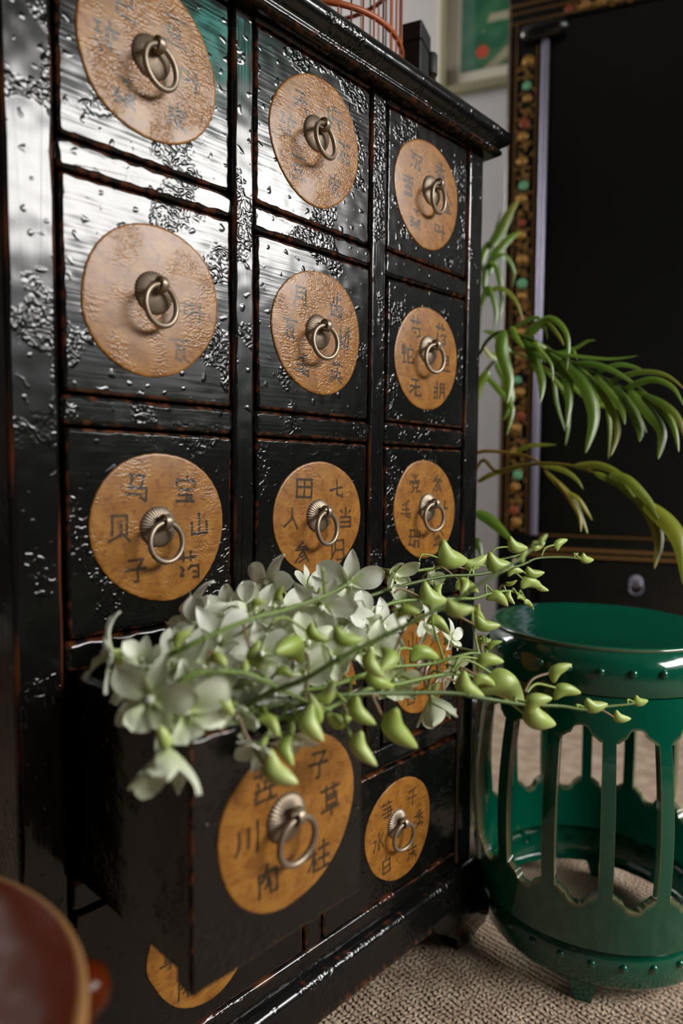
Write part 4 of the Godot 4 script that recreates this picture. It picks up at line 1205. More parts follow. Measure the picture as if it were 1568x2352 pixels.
func add_flower(spray: Node3D, pos: Vector3, face: Vector3, up: Vector3, size: float, open: float, tint: float, sd: int) -> void:
	rng.seed = 2000 + sd
	var z := face.normalized()
	var y := (up - z * up.dot(z)).normalized()
	var b := Basis(y.cross(z), y, z).scaled(Vector3.ONE * size)
	var inv := spray.global_transform.affine_inverse()
	if column_mesh == null:
		var st := new_st()
		var green := Color(0.42, 0.52, 0.16)
		lathe(st, [Vector2(0.0, -0.0095), Vector2(0.0022, -0.008), Vector2(0.0030, -0.004), Vector2(0.0028, 0.0), Vector2(0.0026, 0.004), Vector2(0.0030, 0.0065), Vector2(0.0022, 0.0082), Vector2(0.0, 0.0088)],
			Transform3D(Basis(Vector3.RIGHT, PI / 2), Vector3(0, 0, 0)), 12, [green, green, green, Color(0.6, 0.66, 0.35), WHITE, Color(0.75, 0.76, 0.45), WHITE, WHITE])
		# the chin behind the lip
		lathe(st, [Vector2(0.0, -0.011), Vector2(0.0022, -0.0095), Vector2(0.0036, -0.005), Vector2(0.0042, 0.0), Vector2(0.0026, 0.003)], Transform3D(Basis(Vector3.RIGHT, 0.75), Vector3(0, -0.003, -0.003)), 12, [green, green, green, green, green])
		column_mesh = finish(st)
	var f := put_mesh("flower", column_mesh, M["bud"], spray, inv * Transform3D(b, pos))
	var ti := clampi(int(round(tint * 6.0)), 0, 4)
	var opened := open > 0.6
	var names := ["sepal", "petal", "petal", "sepal", "sepal", "lip"]
	var kinds := [1, 0, 0, 1, 1, 2]
	var angs := [90.0, 18.0, 162.0, -42.0, 222.0, -90.0]
	for i in 6:
		var a := deg_to_rad(angs[i] + rng.randf_range(-9, 9))
		var lift := (1.0 - open) * 1.25 + rng.randf_range(-0.12, 0.16)
		if i == 5:
			lift = 0.95
		var radial := Vector3(cos(a), sin(a), 0)
		var dirn := (radial * cos(lift) + Vector3(0, 0, 1) * sin(lift)).normalized()
		var nrm := (Vector3(0, 0, 1) * cos(lift) - radial * sin(lift)).normalized()
		var pb := Basis(dirn, nrm.cross(dirn), nrm)
		var off := radial * 0.0022 + Vector3(0, 0, 0.002 if i in [1, 2] else 0.0005)
		put_mesh(names[i], petal_of(kinds[i], ti, opened, rng.randi() % 3), M["petal"], f, Transform3D(pb.scaled(Vector3.ONE * rng.randf_range(0.92, 1.06)), off))

# a closed bud from its neck to its tip, with a chin on the side of `heel`
func add_bud(spray: Node3D, from: Vector3, neck: Vector3, tip: Vector3, heel: Vector3, fat: float, tone: float, sd: int) -> void:
	rng.seed = 3000 + sd
	var st := new_st()
	var axis := tip - neck
	var l := axis.length()
	var t := axis / l
	var h := (heel - t * heel.dot(t)).normalized()
	var s := t.cross(h)
	var n := 16
	var rows := []
	var cols := []
	var dark := Color(0.20, 0.31, 0.035).lerp(Color(0.36, 0.47, 0.085), tone)
	var pale := Color(0.36, 0.47, 0.10).lerp(Color(0.60, 0.68, 0.30), tone)
	for i in 14:
		var q := float(i) / 13
		var r := fat * l * 0.5 * pow(sin(PI * pow(clampf(q * 0.94 + 0.03, 0, 1), 0.72)), 0.85)
		if i == 0:
			r = 0.0011
		if i == 13:
			r = 0.0
		var row := PackedVector3Array()
		var cr := []
		var bend := h * (0.10 * l * (q - 0.35) * (q - 0.35) - 0.012 * l)
		for k in n:
			var a := TAU * k / n
			var chin := exp(-pow((q - 0.16) / 0.15, 2.0)) * pow(maxf(0.0, cos(a)), 2.5) * 0.30 * l * fat * 2.0
			var rib := 1.0 + 0.03 * cos(a * 5.0) * sin(PI * q)
			var d := (h * cos(a) * (r * rib + chin) - s * sin(a) * r * rib)
			row.append(neck + t * (l * q - chin * 0.55) + bend + d)
			var v := clampf(0.25 + 0.75 * pow(q, 0.7) - 0.35 * absf(cos(a * 2.5)) * sin(PI * q) + rng.randf_range(-0.04, 0.04), 0, 1)
			var c := dark.lerp(pale, v)
			if q > 0.93 and sd % 4 == 0:
				c = c.lerp(Color(0.25, 0.12, 0.06), 0.5)
			cr.append(c)
		rows.append(row)
		cols.append(cr)
	grid(st, rows, true, cols)
	var bud := part("bud", st, M["bud"], spray)
	# its stalk
	st = new_st()
	var mid := from.lerp(neck, 0.55) - t * l * 0.22 + Vector3(0, 0.004, 0)
	var pts := smooth_curve([from, mid, neck + t * 0.0012], 7)
	var cs := Color(0.24, 0.33, 0.06) if sd % 3 else Color(0.22, 0.14, 0.07)
	st.set_color(cs)
	tube(st, pts, PackedFloat32Array([0.00105]), 7)
	part("stalk", st, M["stem"], bud)

func v3(a: Array, i: int) -> Vector3:
	return Vector3(a[i], a[i + 1], a[i + 2])

func build_orchids() -> void:
	var sprays := {}
	var lines := {}
	var seed_no := 0
	for k in STEMS:
		var raw: Array = STEMS[k]
		var ctl := []
		for i in range(0, raw.size(), 3):
			ctl.append(v3(raw, i))
		var o := thing("orchid_spray", SPRAY_LABELS[k], "orchid", ctl[0], 0.0, "orchid sprays in the drawer")
		var pts := smooth_curve(ctl, 6)
		var rad := PackedFloat32Array()
		for i in pts.size():
			rad.append(lerpf(0.0021, 0.0010, float(i) / pts.size()))
		var st := new_st()
		st.set_color(Color(0.085, 0.13, 0.025) if k in ["diagonal", "high", "low"] else Color(0.16, 0.24, 0.045))
		tube(st, pts, rad, 9)
		# nodes
		for i in range(4, pts.size() - 1, 7):
			var dd := (pts[i + 1] - pts[i - 1]).normalized()
			tube(st, PackedVector3Array([pts[i] - dd * 0.0016, pts[i], pts[i] + dd * 0.0016]), PackedFloat32Array([rad[i] * 1.0, rad[i] * 1.35, rad[i] * 1.0]), 9)
		part("stem", st, M["stem"], o)
		sprays[k] = o
		lines[k] = pts
	for f in FLOWERS:
		seed_no += 1
		var k: String = f[0]
		var q: Array = f[1]
		var pos := v3(q, 0)
		var face := v3(q, 3)
		var near := nearest(lines[k], pos)
		add_flower(sprays[k], pos, face, v3(q, 6), q[9], q[10], q[11], seed_no)
		var back: Vector3 = pos - face.normalized() * 0.009 * q[9]
		if near.distance_to(back) > 0.055:
			near = back + (near - back).normalized() * 0.045
		var st := new_st()
		st.set_color(Color(0.32, 0.36, 0.12))
		tube(st, smooth_curve([near, near.lerp(back, 0.5) - face.normalized() * 0.008, back], 6), PackedFloat32Array([0.0011]), 7)
		part("flower_stalk", st, M["stem"], sprays[k])
	for f in BUDS:
		seed_no += 1
		var k: String = f[0]
		var q: Array = f[1]
		var neck := v3(q, 0)
		var from := nearest(lines[k], neck - (v3(q, 3) - neck) * 0.6)
		if f.size() > 2:
			from = v3(f[2], 0)
		elif from.distance_to(neck) > 0.05:
			from = neck + (from - neck).normalized() * 0.04
		add_bud(sprays[k], from, neck, v3(q, 3), v3(q, 6), q[9], q[10], seed_no)

func nearest(line: PackedVector3Array, p: Vector3) -> Vector3:
	var best := line[0]
	for q in line:
		if q.distance_squared_to(p) < best.distance_squared_to(p):
			best = q
	return best

# ------------------------------------------------------------------ drum stools
func stool_r(y: float, k: float) -> float:
	# outer radius of the barrel at height y (0 at the floor, 1 at the seat)
	return k * (1.0 + 0.165 * sin(PI * clampf((y - 0.06) / 0.86, 0, 1)))

func build_stool(called: String, label: String, at: Vector3, ht: float, r0: float, phase: float, m: Material, body: Color, edge: Color, group: String, pierced: bool, studs: int, stud_r: float) -> void:
	var o := thing(called, label, "stool", at, 0.0, group)
	var seat := new_st()
	var cols := []
	var prof := [Vector2(0.0, ht - 0.004), Vector2(r0 * 0.5, ht - 0.0035), Vector2(r0 * 0.86, ht - 0.002), Vector2(r0 * 0.965, ht), Vector2(r0 * 0.99, ht - 0.0004), Vector2(r0 * 1.0, ht - 0.0022), Vector2(r0 * 1.002, ht - 0.006)]
	prof.reverse()
	for p in prof:
		cols.append(body)
	cols[1] = body.lerp(edge, 0.45)
	if not pierced:
		cols[0] = edge
		cols[1] = edge
		cols[2] = edge.lerp(body, 0.3)
	lathe(seat, prof, Transform3D(), 96, cols)
	var so := put_mesh("seat", finish(seat), m, o)
	# studded bands above and below
	for q in [[ht - 0.006, ht - 0.058, 1.0, 1.022, "rim_band"], [0.078, 0.030, 1.03, 1.005, "base_band"]]:
		var st := new_st()
		var y1: float = q[0]
		var y0: float = q[1]
		var pr := [Vector2(r0 * q[3] - 0.012, y0 - 0.004), Vector2(r0 * q[3], y0 - 0.004), Vector2(r0 * q[3] + 0.0025, y0), Vector2(r0 * lerpf(q[3], q[2], 0.5) + 0.0015, (y0 + y1) / 2), Vector2(r0 * q[2] + 0.001, y1), Vector2(r0 * q[2] - 0.004, y1)]
		var cc := []
		for p in pr:
			cc.append(body)
		lathe(st, pr, Transform3D(), 96, cc)
		put_mesh(q[4], finish(st), m, o)
		var stm := new_st()
		stm.set_color(body)
		lathe(stm, [Vector2(stud_r, -0.002), Vector2(stud_r, 0.0), Vector2(stud_r * 0.93, stud_r * 0.45), Vector2(stud_r * 0.66, stud_r * 0.82), Vector2(stud_r * 0.3, stud_r * 0.97), Vector2(0.0, stud_r)], Transform3D(Basis(Vector3(0, 0, 1), -PI / 2), Vector3.ZERO), 14)
		var mesh := finish(stm)
		for k in studs:
			var t := TAU * (k + 0.5) / studs + phase
			put_mesh("stud", mesh, m, o, Transform3D(Basis(Vector3.UP, t), Vector3(cos(t), 0, -sin(t)) * (r0 * lerpf(q[3], q[2], 0.5) + 0.001) + Vector3(0, (y0 + y1) / 2 + 0.002, 0)))
	# the barrel, pierced by tall openings with cloud-shaped ends
	var st := new_st()
	var yb := 0.078
	var yt := ht - 0.060
	var bays := 16
	if pierced:
		var lo := 0.150
		var hi := ht - 0.108
		var hw := PI / bays * 0.76
		var shape: Array[Vector2] = []     # half of an opening: x from 0 to 1, y as height
		var half := [Vector2(0.0, hi + 0.0125), Vector2(0.16, hi + 0.0122), Vector2(0.34, hi + 0.010), Vector2(0.48, hi + 0.004), Vector2(0.52, hi + 0.0015), Vector2(0.60, hi + 0.0012), Vector2(0.74, hi - 0.0015), Vector2(0.9, hi - 0.0045), Vector2(1.0, hi - 0.004)]
		for i in 9:
			shape.append(half[i])
		for i in range(1, 14):
			shape.append(Vector2(1.0, lerpf(hi - 0.004, lo + 0.004, i / 14.0)))
		for i in range(8, -1, -1):
			shape.append(Vector2(half[i].x, lo - (half[i].y - hi)))
		var full: Array[Vector2] = []
		for p in shape:
			full.append(p)
		for i in range(shape.size() - 2, 0, -1):
			full.append(Vector2(-shape[i].x, shape[i].y))
		var n := full.size()
		for bay in bays:
			var tc := TAU * bay / bays + phase
			var at_p := func(t: float, y: float, d: float) -> Vector3:
				var r := stool_r(y / ht, r0 * 1.01) - d
				return Vector3(r * cos(tc + t), y, -r * sin(tc + t))
			# loft between the opening and the edge of its bay, outside and inside
			for d in [0.0, 0.011]:
				var rows := []
				var cc := []
				for ring in 5:
					var f: float = [0.0, 0.10, 0.3, 0.65, 1.0][ring]
					var row := PackedVector3Array()
					var cr := []
					for i in n:
						var p := full[i]
						var q := Vector2(signf(p.x), p.y)
						var hwb := PI / bays
						# matching point on the bay's border
						var bp: Vector2
						if absf(p.x) >= 0.999:
							bp = Vector2(signf(p.x) * hwb, p.y)
						elif p.y > (lo + hi) / 2:
							bp = Vector2(p.x * hwb, yt)
						else:
							bp = Vector2(p.x * hwb, yb)
						var w := Vector2(p.x * hw, p.y).lerp(bp, f)
						row.append(at_p.call(w.x, w.y, d))
						cr.append(edge.lerp(body, 0.25) if ring == 0 else body)
					rows.append(row)
					cc.append(cr)
				if d == 0.0:
					rows.reverse()
					cc.reverse()
				grid(st, rows, true, cc, 8 if d == 0.0 else 9)
				# corners of the bay
				for c in [[8, 1.0, yt], [22, 1.0, yb]]:
					for sg in [1.0, -1.0]:
						var i0: int = c[0]
						var pa: Vector3 = at_p.call(sg * PI / bays, full[i0].y, d)
						var pb: Vector3 = at_p.call(sg * PI / bays * full[i0 - 1 if c[2] == yt else i0 + 1].x, c[2], d)
						var pc: Vector3 = at_p.call(sg * PI / bays, c[2], d)
						st.set_color(body)
						tri(st, pa, pb, pc)
			# the cut edge
			var a := PackedVector3Array()
			var b := PackedVector3Array()
			var ca := []
			var cb := []
			for i in n:
				a.append(at_p.call(full[i].x * hw, full[i].y, 0.0))
				b.append(at_p.call(full[i].x * hw, full[i].y, 0.011))
				ca.append(edge)
				cb.append(body)
			grid(st, [a, b], true, [ca, cb], 10)
	else:
		var pr := []
		var cc := []
		for i in 15:
			var y := lerpf(yb, yt, i / 14.0)
			pr.append(Vector2(stool_r(y / ht, r0 * 1.01), y))
			cc.append(body)
		lathe(st, pr, Transform3D(), 72, cc)
	put_mesh("barrel", finish(st), m, o)
	# four low feet
	for k in 4:
		var f := new_st()
		f.set_color(body)
		var t := TAU * k / 4 + 0.35
		var rows := []
		for q in [[0.030, 0.042], [0.018, 0.030], [0.0, 0.020]]:
			var row := PackedVector3Array()
			for c in [[-1, 1], [1, 1], [1, -1], [-1, -1]]:
				row.append(Vector3(r0 * 0.97 + 0.004 * c[1], q[0], c[0] * q[1] * 0.5).rotated(Vector3.UP, t))
			row.reverse()
			rows.append(row)
		grid(f, rows, true, [], -1)
		put_mesh("foot", finish(f), m, o)

# ------------------------------------------------------------------ parlour palm
func leaflet(st: SurfaceTool, pts: PackedVector3Array, width: float, facing: Vector3, c0: Color, c1: Color) -> void:
	var rows := []
	var cols := []
	var n := pts.size()
	for i in n:
		var t := float(i) / (n - 1)
		var d := (pts[mini(i + 1, n - 1)] - pts[maxi(i - 1, 0)]).normalized()
		var s := d.cross(facing).normalized()
		var up := s.cross(d)
		var w := width * 0.5 * pow(sin(PI * clampf(0.10 + 0.90 * pow(t, 0.72), 0, 1)), 0.8)
		var row := PackedVector3Array()
		var cr := []
		for k in 5:
			var q := k / 2.0 - 1.0
			row.append(pts[i] + s * w * q + up * w * 0.42 * (1.0 - absf(q)))
			var c := c0.lerp(c1, t * t * 0.6 + 0.18 * absf(q))
			cr.append(c)
		rows.append(row)
		cols.append(cr)
	grid(st, rows, false, cols)

func build_palm() -> void:
	var o := thing("potted_palm", "arching green palm with a few yellowed fronds between the herb chest and the black wardrobe", "plant", Vector3(PALM_POT[0], FLOOR, PALM_POT[1]))
	var st := new_st()
	lathe(st, [Vector2(0.0, 0.0), Vector2(0.085, 0.0), Vector2(0.095, 0.006), Vector2(0.115, 0.12), Vector2(0.128, 0.20), Vector2(0.130, 0.215), Vector2(0.124, 0.222), Vector2(0.118, 0.215), Vector2(0.112, 0.19)], Transform3D(), 40)
	put_mesh("pot", finish(st), M["pot_black"], o)
	st = new_st()
	lathe(st, [Vector2(0.114, 0.185), Vector2(0.08, 0.194), Vector2(0.0, 0.198)], Transform3D(), 24)
	put_mesh("soil", finish(st), M["soil"], o)
	var crown := Vector3(PALM_POT[0], FLOOR + 0.20, PALM_POT[1])
	var seed_no := 0
	for f in FRONDS:
		var raw: Array = f[1]
		var ctl := [crown + Vector3(0, 0, 0)]
		for i in range(0, raw.size(), 3):
			ctl.append(v3(raw, i))
		var pts := smooth_curve(ctl, 7)
		var rad := PackedFloat32Array()
		for i in pts.size():
			rad.append(lerpf(0.0042, 0.0011, float(i) / pts.size()))
		st = new_st()
		var yel: float = f[0]
		var stalk := Color(0.075, 0.11, 0.018).lerp(Color(0.30, 0.17, 0.02), yel)
		st.set_color(stalk)
		tube(st, pts, rad, 8)
		var fo := part("frond", st, M["leaf"], o)
		for l in f[2]:
			seed_no += 1
			rng.seed = 5000 + seed_no
			var lc := []
			for i in range(0, l.size() - 1, 3):
				lc.append(v3(l, i))
			var ls := new_st()
			var g := Color(0.058, 0.135, 0.012).lerp(Color(0.115, 0.20, 0.012), rng.randf())
			g = g.lerp(Color(0.26, 0.22, 0.014), yel * rng.randf_range(0.5, 1.0))
			var e := g.lerp(Color(0.20, 0.24, 0.03), 0.5)
			if seed_no % 5 == 0:
				e = Color(0.32, 0.22, 0.04)
			leaflet(ls, smooth_curve(lc, 7), l[l.size() - 1], Vector3(-0.62, 0.42, 0.66).normalized(), g, e)
			part("leaflet", ls, M["leaf"], fo)

# ------------------------------------------------------------------ the black wardrobe
const WA := 1.60           # its front, in room coordinates
const WB0 := 0.103         # its edge towards the chest
const WB1 := 1.36

func build_wardrobe() -> void:
	var o := thing("wardrobe", "tall black lacquered wardrobe edged with a gilt flower border", "wardrobe", rm(WA + 0.22, FLOOR, (WB0 + WB1) / 2), deg_to_rad(TURN))
	var top := 1.155
	var st := new_st()
	st.set_color(BLACK)
	rbox(st, WA + 0.010, WA + 0.40, -0.76, top, WB0 + 0.003, WB1 - 0.003, 0.004)
	part("body", st, M["cabinet_black"], o)
	# frame: posts, rails
	st = new_st()
	st.set_color(BLACK)
	rbox(st, WA - 0.006, WA + 0.020, FLOOR + 0.12, top, WB0, WB0 + 0.092, 0.004)
	part("corner_post", st, M["cabinet_black"], o)
	st = new_st()
	st.set_color(BLACK)
	rbox(st, WA - 0.006, WA + 0.020, FLOOR + 0.12, top, WB1 - 0.092, WB1, 0.004)
	part("corner_post", st, M["cabinet_black"], o)
	for q in [[1.000, top, "top_rail"], [-0.462, -0.405, "middle_rail"], [-0.775, -0.640, "bottom_rail"]]:
		st = new_st()
		st.set_color(BLACK)
		rbox(st, WA - 0.004, WA + 0.018, q[0], q[1], WB0 + 0.09, WB1 - 0.09, 0.003)
		part(q[2], st, M["cabinet_black"], o)
	# two doors, two drawers
	var mid := (WB0 + WB1) / 2
	for q in [[WB0 + 0.118, mid - 0.003], [mid + 0.003, WB1 - 0.118]]:
		st = new_st()
		st.set_color(BLACK)
		rbox(st, WA + 0.001, WA + 0.016, -0.400, 0.997, q[0], q[1], 0.003)
		part("door", st, M["cabinet_black"], o)
		st = new_st()
		st.set_color(BLACK)
		rbox(st, WA - 0.004, WA + 0.012, -0.636, -0.466, q[0], q[1], 0.004)
		var dr := part("drawer", st, M["cabinet_black"], o)
		var c := rm(WA - 0.004, -0.520, (q[0] + q[1]) / 2 if q[0] > 0.5 else 0.475)
		var inv := dr.global_transform.affine_inverse()
		var face := Basis(bx, Vector3.UP, -ax)
		put_mesh("pull_plate", pull_meshes[0], M["steel_grey"], dr, inv * Transform3D(face, c))
		put_mesh("pull_ring", pull_meshes[2], M["steel_grey"], dr, inv * Transform3D(face, c - ax * 0.010 + Vector3(0, -0.016, 0)))
	# pivot rods of the doors with their black end blocks
	for b in [WB0 + 0.101, WB1 - 0.101]:
		st = new_st()
		tube(st, PackedVector3Array([rm(WA - 0.006, -0.402, b), rm(WA - 0.006, 0.3, b), rm(WA - 0.006, 0.985, b)]), PackedFloat32Array([0.0095]), 14)
		part("pivot_rod", st, M["steel_grey"], o)
		st = new_st()
		st.set_color(BLACK)
		tube(st, PackedVector3Array([rm(WA - 0.012, 0.966, b - 0.062), rm(WA - 0.014, 0.9675, b - 0.055), rm(WA - 0.016, 0.969, b - 0.02), rm(WA - 0.016, 0.971, b + 0.028), rm(WA - 0.014, 0.972, b + 0.050), rm(WA - 0.012, 0.9725, b + 0.056)]), PackedFloat32Array([0.010, 0.021, 0.024, 0.024, 0.019, 0.008]), 18)
		part("pivot_block", st, M["cabinet_black"], o)
	# gold lines
	var lines := [[WB0 + 0.004, WB0 + 0.008, -0.40, 1.06], [WB0 + 0.022, WB0 + 0.026, -0.40, 1.005], [WB0 + 0.078, WB0 + 0.082, -0.40, 0.94]]
	st = new_st()
	for l in lines:
		rbox(st, WA - 0.0072, WA - 0.005, l[2], l[3], l[0], l[1])
	for l in [[1.052, 1.058], [1.032, 1.036], [1.006, 1.010]]:
		rbox(st, WA - 0.0072, WA - 0.003, l[0], l[1], WB0 + 0.004, WB1 - 0.004)
	for l in [[-0.4035, -0.400], [-0.444, -0.436], [-0.462, -0.454]]:
		rbox(st, WA - 0.0058, WA - 0.003, l[0], l[1], WB0 + 0.06, WB1 - 0.06)
	part("gold_line", st, M["old_gold_line"], o)
	# border of raised gilt blossoms, leaves and inlays
	var bl := new_st()
	lathe(bl, [Vector2(0.0125, -0.0005), Vector2(0.0125, 0.0006), Vector2(0.0095, 0.0022), Vector2(0.0045, 0.0018), Vector2(0.0038, 0.0032), Vector2(0.0, 0.0036)], Transform3D(Basis(Vector3.RIGHT, PI / 2), Vector3.ZERO), 14)
	var blossom := finish(bl)
	bl = new_st()
	lathe(bl, [Vector2(0.011, -0.0005), Vector2(0.011, 0.0006), Vector2(0.008, 0.0016), Vector2(0.0, 0.0018)], Transform3D(Basis(Vector3.RIGHT, PI / 2).scaled(Vector3(1, 1, 1)), Vector3.ZERO), 12)
	var inlay := finish(bl)
	bl = new_st()
	var rows := []
	for i in 6:
		var t := i / 5.0
		var w := 0.0045 * sin(PI * t)
		var bend := 0.006 * sin(PI * t)
		rows.append(PackedVector3Array([Vector3(bend - w, t * 0.020 - 0.010, 0), Vector3(bend, t * 0.020 - 0.010, 0.0014), Vector3(bend + w, t * 0.020 - 0.010, 0)]))
	rows.reverse()
	grid(bl, rows)
	var leaf := finish(bl)
	rng.seed = 88
	var inv := o.global_transform.affine_inverse()
	var face := Basis(bx, Vector3.UP, -ax)
	var n := 0
	var y := 0.905
	while y > -0.385:
		var kind: int = [0, 3, 1, 0, 3, 2, 0, 3][n % 8]
		var p := rm(WA - 0.006, y, WB0 + 0.052 + rng.randf_range(-0.007, 0.007))
		var sz := rng.randf_range(0.95, 1.25)
		if kind == 3:
			for q in 4:
				put_mesh("gilt_leaf", leaf, M["gilt"], o, inv * Transform3D(face * Basis(Vector3(0, 0, 1), rng.randf() * TAU), p + bx * rng.randf_range(-0.015, 0.015) + Vector3(0, rng.randf_range(-0.012, 0.012), 0)))
		elif kind == 0:
			put_mesh("gilt_blossom", blossom, M["gilt"], o, inv * Transform3D((face * Basis(Vector3(0, 0, 1), rng.randf())).scaled(Vector3.ONE * sz), p))
		else:
			put_mesh("jade_inlay" if kind == 1 else "coral_inlay", inlay, M["jade_inlay"] if kind == 1 else M["coral_inlay"], o, inv * Transform3D(face.scaled(Vector3.ONE * sz), p))
		# tendril between
		for q in 2:
			put_mesh("gilt_leaf", leaf, M["old_gold_line"], o, inv * Transform3D(face * Basis(Vector3(0, 0, 1), rng.randf() * TAU), p + Vector3(0, -0.016, 0) + bx * (0.016 if q else -0.016)))
		n += 1
		y -= 0.0335
	var b := WB0 + 0.16
	while b < WB1 - 0.14:
		var p := rm(WA - 0.005, 1.021 + rng.randf_range(-0.003, 0.003), b)
		var kind := n % 4
		if kind == 3:
			put_mesh("coral_inlay", inlay, M["coral_inlay"], o, inv * Transform3D(face, p))
		else:
			put_mesh("gilt_blossom", blossom, M["gilt"], o, inv * Transform3D(face, p))
		for q in 3:
			put_mesh("gilt_leaf", leaf, M["gilt"], o, inv * Transform3D(face * Basis(Vector3(0, 0, 1), rng.randf() * TAU), p + bx * (0.016 + 0.006 * q) + Vector3(0, rng.randf_range(-0.012, 0.012), 0)))
		n += 1
		b += 0.041
	# cornice and legs
	st = new_st()
	st.set_color(BLACK)
	rbox(st, WA - 0.022, WA + 0.41, top, top + 0.03, WB0 - 0.02, WB1 + 0.02, 0.008)
	part("cornice", st, M["cabinet_black"], o)
	for q in [[WA, WB0 + 0.004], [WA, WB1 - 0.064], [WA + 0.37, WB0 + 0.004], [WA + 0.37, WB1 - 0.064]]:
		st = new_st()
		st.set_color(BLACK)
		rbox(st, q[0], q[0] + 0.055, FLOOR, -0.74, q[1], q[1] + 0.060, 0.005)
		part("leg", st, M["cabinet_black"], o)

# ------------------------------------------------------------------ on the chest, on the wall
func build_on_chest() -> void:
	var top := 0.2362
	var c := Vector3(CAGE[0], top, CAGE[1])
	var r: float = CAGE[2]
	var o := thing("birdcage", "round bamboo birdcage standing on the herb chest", "birdcage", c)
	var st := new_st()
	lathe(st, [Vector2(0.0, 0.004), Vector2(r + 0.004, 0.004), Vector2(r + 0.006, 0.009), Vector2(r + 0.005, 0.020), Vector2(r - 0.002, 0.022), Vector2(0.0, 0.020)], Transform3D(), 64)
	put_mesh("base_tray", finish(st), M["bamboo_dark"], o)
	for k in 3:
		st = new_st()
		var t := TAU * k / 3
		box(st, bxf(Vector3(cos(t), 0, sin(t)) * r * 0.92 + Vector3(0, 0.003, 0)), Vector3(0.012, 0.006, 0.012), 0.002)
		put_mesh("foot", finish(st), M["bamboo_dark"], o)
	for q in [[0.026, 0.0042], [CAGE[3] - top, 0.0036], [0.205, 0.0030], [0.292, 0.0036]]:
		st = new_st()
		var pts := PackedVector3Array()
		for k in 72:
			pts.append(Vector3(cos(TAU * k / 72) * r, q[0], sin(TAU * k / 72) * r))
		tube(st, pts, PackedFloat32Array([q[1]]), 8, true)
		put_mesh("hoop", finish(st), M["bamboo"], o)
	st = new_st()
	var bar := PackedVector3Array()
	for i in 7:
		bar.append(Vector3(0, 0.018 + 0.275 * i / 6.0, 0))
	for i in range(1, 8):
		var t := PI / 2 * i / 8.0
		bar.append(Vector3(-r * (1.0 - cos(t)), 0.293 + 0.07 * sin(t), 0))
	tube(st, bar, PackedFloat32Array([0.00125]), 6)
	var bm := finish(st)
	for k in 44:
		var t := TAU * (k + 0.3) / 44
		put_mesh("bar", bm, M["bamboo"] if k % 3 else M["bamboo_dark"], o, Transform3D(Basis(Vector3.UP, t), Vector3(cos(t), 0, -sin(t)) * r))
	st = new_st()
	lathe(st, [Vector2(0.0, 0.355), Vector2(0.024, 0.357), Vector2(0.026, 0.364), Vector2(0.012, 0.372), Vector2(0.0, 0.374)], Transform3D(), 24)
	put_mesh("crown_disc", finish(st), M["bamboo_dark"], o)
	# a dark box and two dark bottles behind the cage
	var bxo := thing("black_box", "tall black box standing on the herb chest beside the birdcage", "box", Vector3(BOXES[0], top, BOXES[1]), 0.35)
	st = new_st()
	box(st, bxf(Vector3(0, 0.066, 0)), Vector3(0.044, 0.132, 0.03), 0.002)
	put_mesh("carton", finish(st), M["black_card"], bxo)
	st = new_st()
	box(st, bxf(Vector3(0, 0.145, 0)), Vector3(0.0455, 0.026, 0.0315), 0.002)
	put_mesh("lid", finish(st), M["black_card"], bxo)
	var bo := thing("dark_bottle", "slim dark brown bottle on the end of the herb chest beside the black box", "bottle", Vector3(BOXES[2], top, BOXES[3]))
	st = new_st()
	lathe(st, [Vector2(0.0, 0.0), Vector2(0.0135, 0.0), Vector2(0.0150, 0.003), Vector2(0.0150, 0.080), Vector2(0.0135, 0.090), Vector2(0.0085, 0.098), Vector2(0.0080, 0.112)], Transform3D(), 28)
	put_mesh("bottle_body", finish(st), M["brown_bottle"], bo)
	st = new_st()
	lathe(st, [Vector2(0.0100, 0.106), Vector2(0.0105, 0.108), Vector2(0.0105, 0.133), Vector2(0.0095, 0.1345), Vector2(0.0, 0.1345)], Transform3D(), 24)
	put_mesh("cap", finish(st), M["black_card"], bo)
	# the framed print
	var pa := 2.05
	var p := thing("framed_print", "framed print of pale bands on green hanging on the wall above the herb chest", "picture", rm(pa, PIC[2], (PIC[0] + PIC[1]) / 2), deg_to_rad(TURN))
	var w := 0.030
	var y0: float = PIC[2]
	var y1: float = PIC[3]
	for q in [[PIC[0], PIC[0] + w, y0, y1], [PIC[1] - w, PIC[1], y0, y1], [PIC[0] + w, PIC[1] - w, y0, y0 + w], [PIC[0] + w, PIC[1] - w, y1 - w, y1]]:
		st = new_st()
		rbox(st, pa - 0.032, pa - 0.002, q[2], q[3], q[0], q[1], 0.004)
		part("frame_bar", st, M["frame_paint"], p)
	st = new_st()
	rbox(st, pa - 0.016, pa - 0.008, y0 + w - 0.004, y1 - w + 0.004, PIC[0] + w - 0.004, PIC[1] - w + 0.004)
	part("mat_board", st, M["mat_board"], p)
	st = new_st()
	var b0: float = PIC[4]
	var b1: float = PIC[1] - (PIC[4] - PIC[0])
	var u0: float = PIC[5]
	var u1: float = y1 - (PIC[5] - y0)
	var q4 := [rm(pa - 0.0165, u1, b0), rm(pa - 0.0165, u1, b1), rm(pa - 0.0165, u0, b1), rm(pa - 0.0165, u0, b0)]
	var uv := [Vector2(0, 0), Vector2(1, 0), Vector2(1, 1), Vector2(0, 1)]
	for i in [0, 1, 2, 0, 2, 3]:
		st.set_uv(uv[i])
		st.add_vertex(q4[i])
	part("print", st, M["art_print"], p)

# ------------------------------------------------------------------ the room
const A0 := -1.75
const A1 := 2.05
const B0 := -2.3
const B1 := 2.70
const CEIL := 2.05
# window openings: [a0, a1, y0, y1]
const WIN1 := [-0.62, 1.32, 0.02, 1.44]
const WIN2 := [0.58, 0.86, 1.58, 1.93]
const ADDED_WIN3 := [0.95, 1.90, 0.55, 1.75]  # added opening that lets light onto the far wall

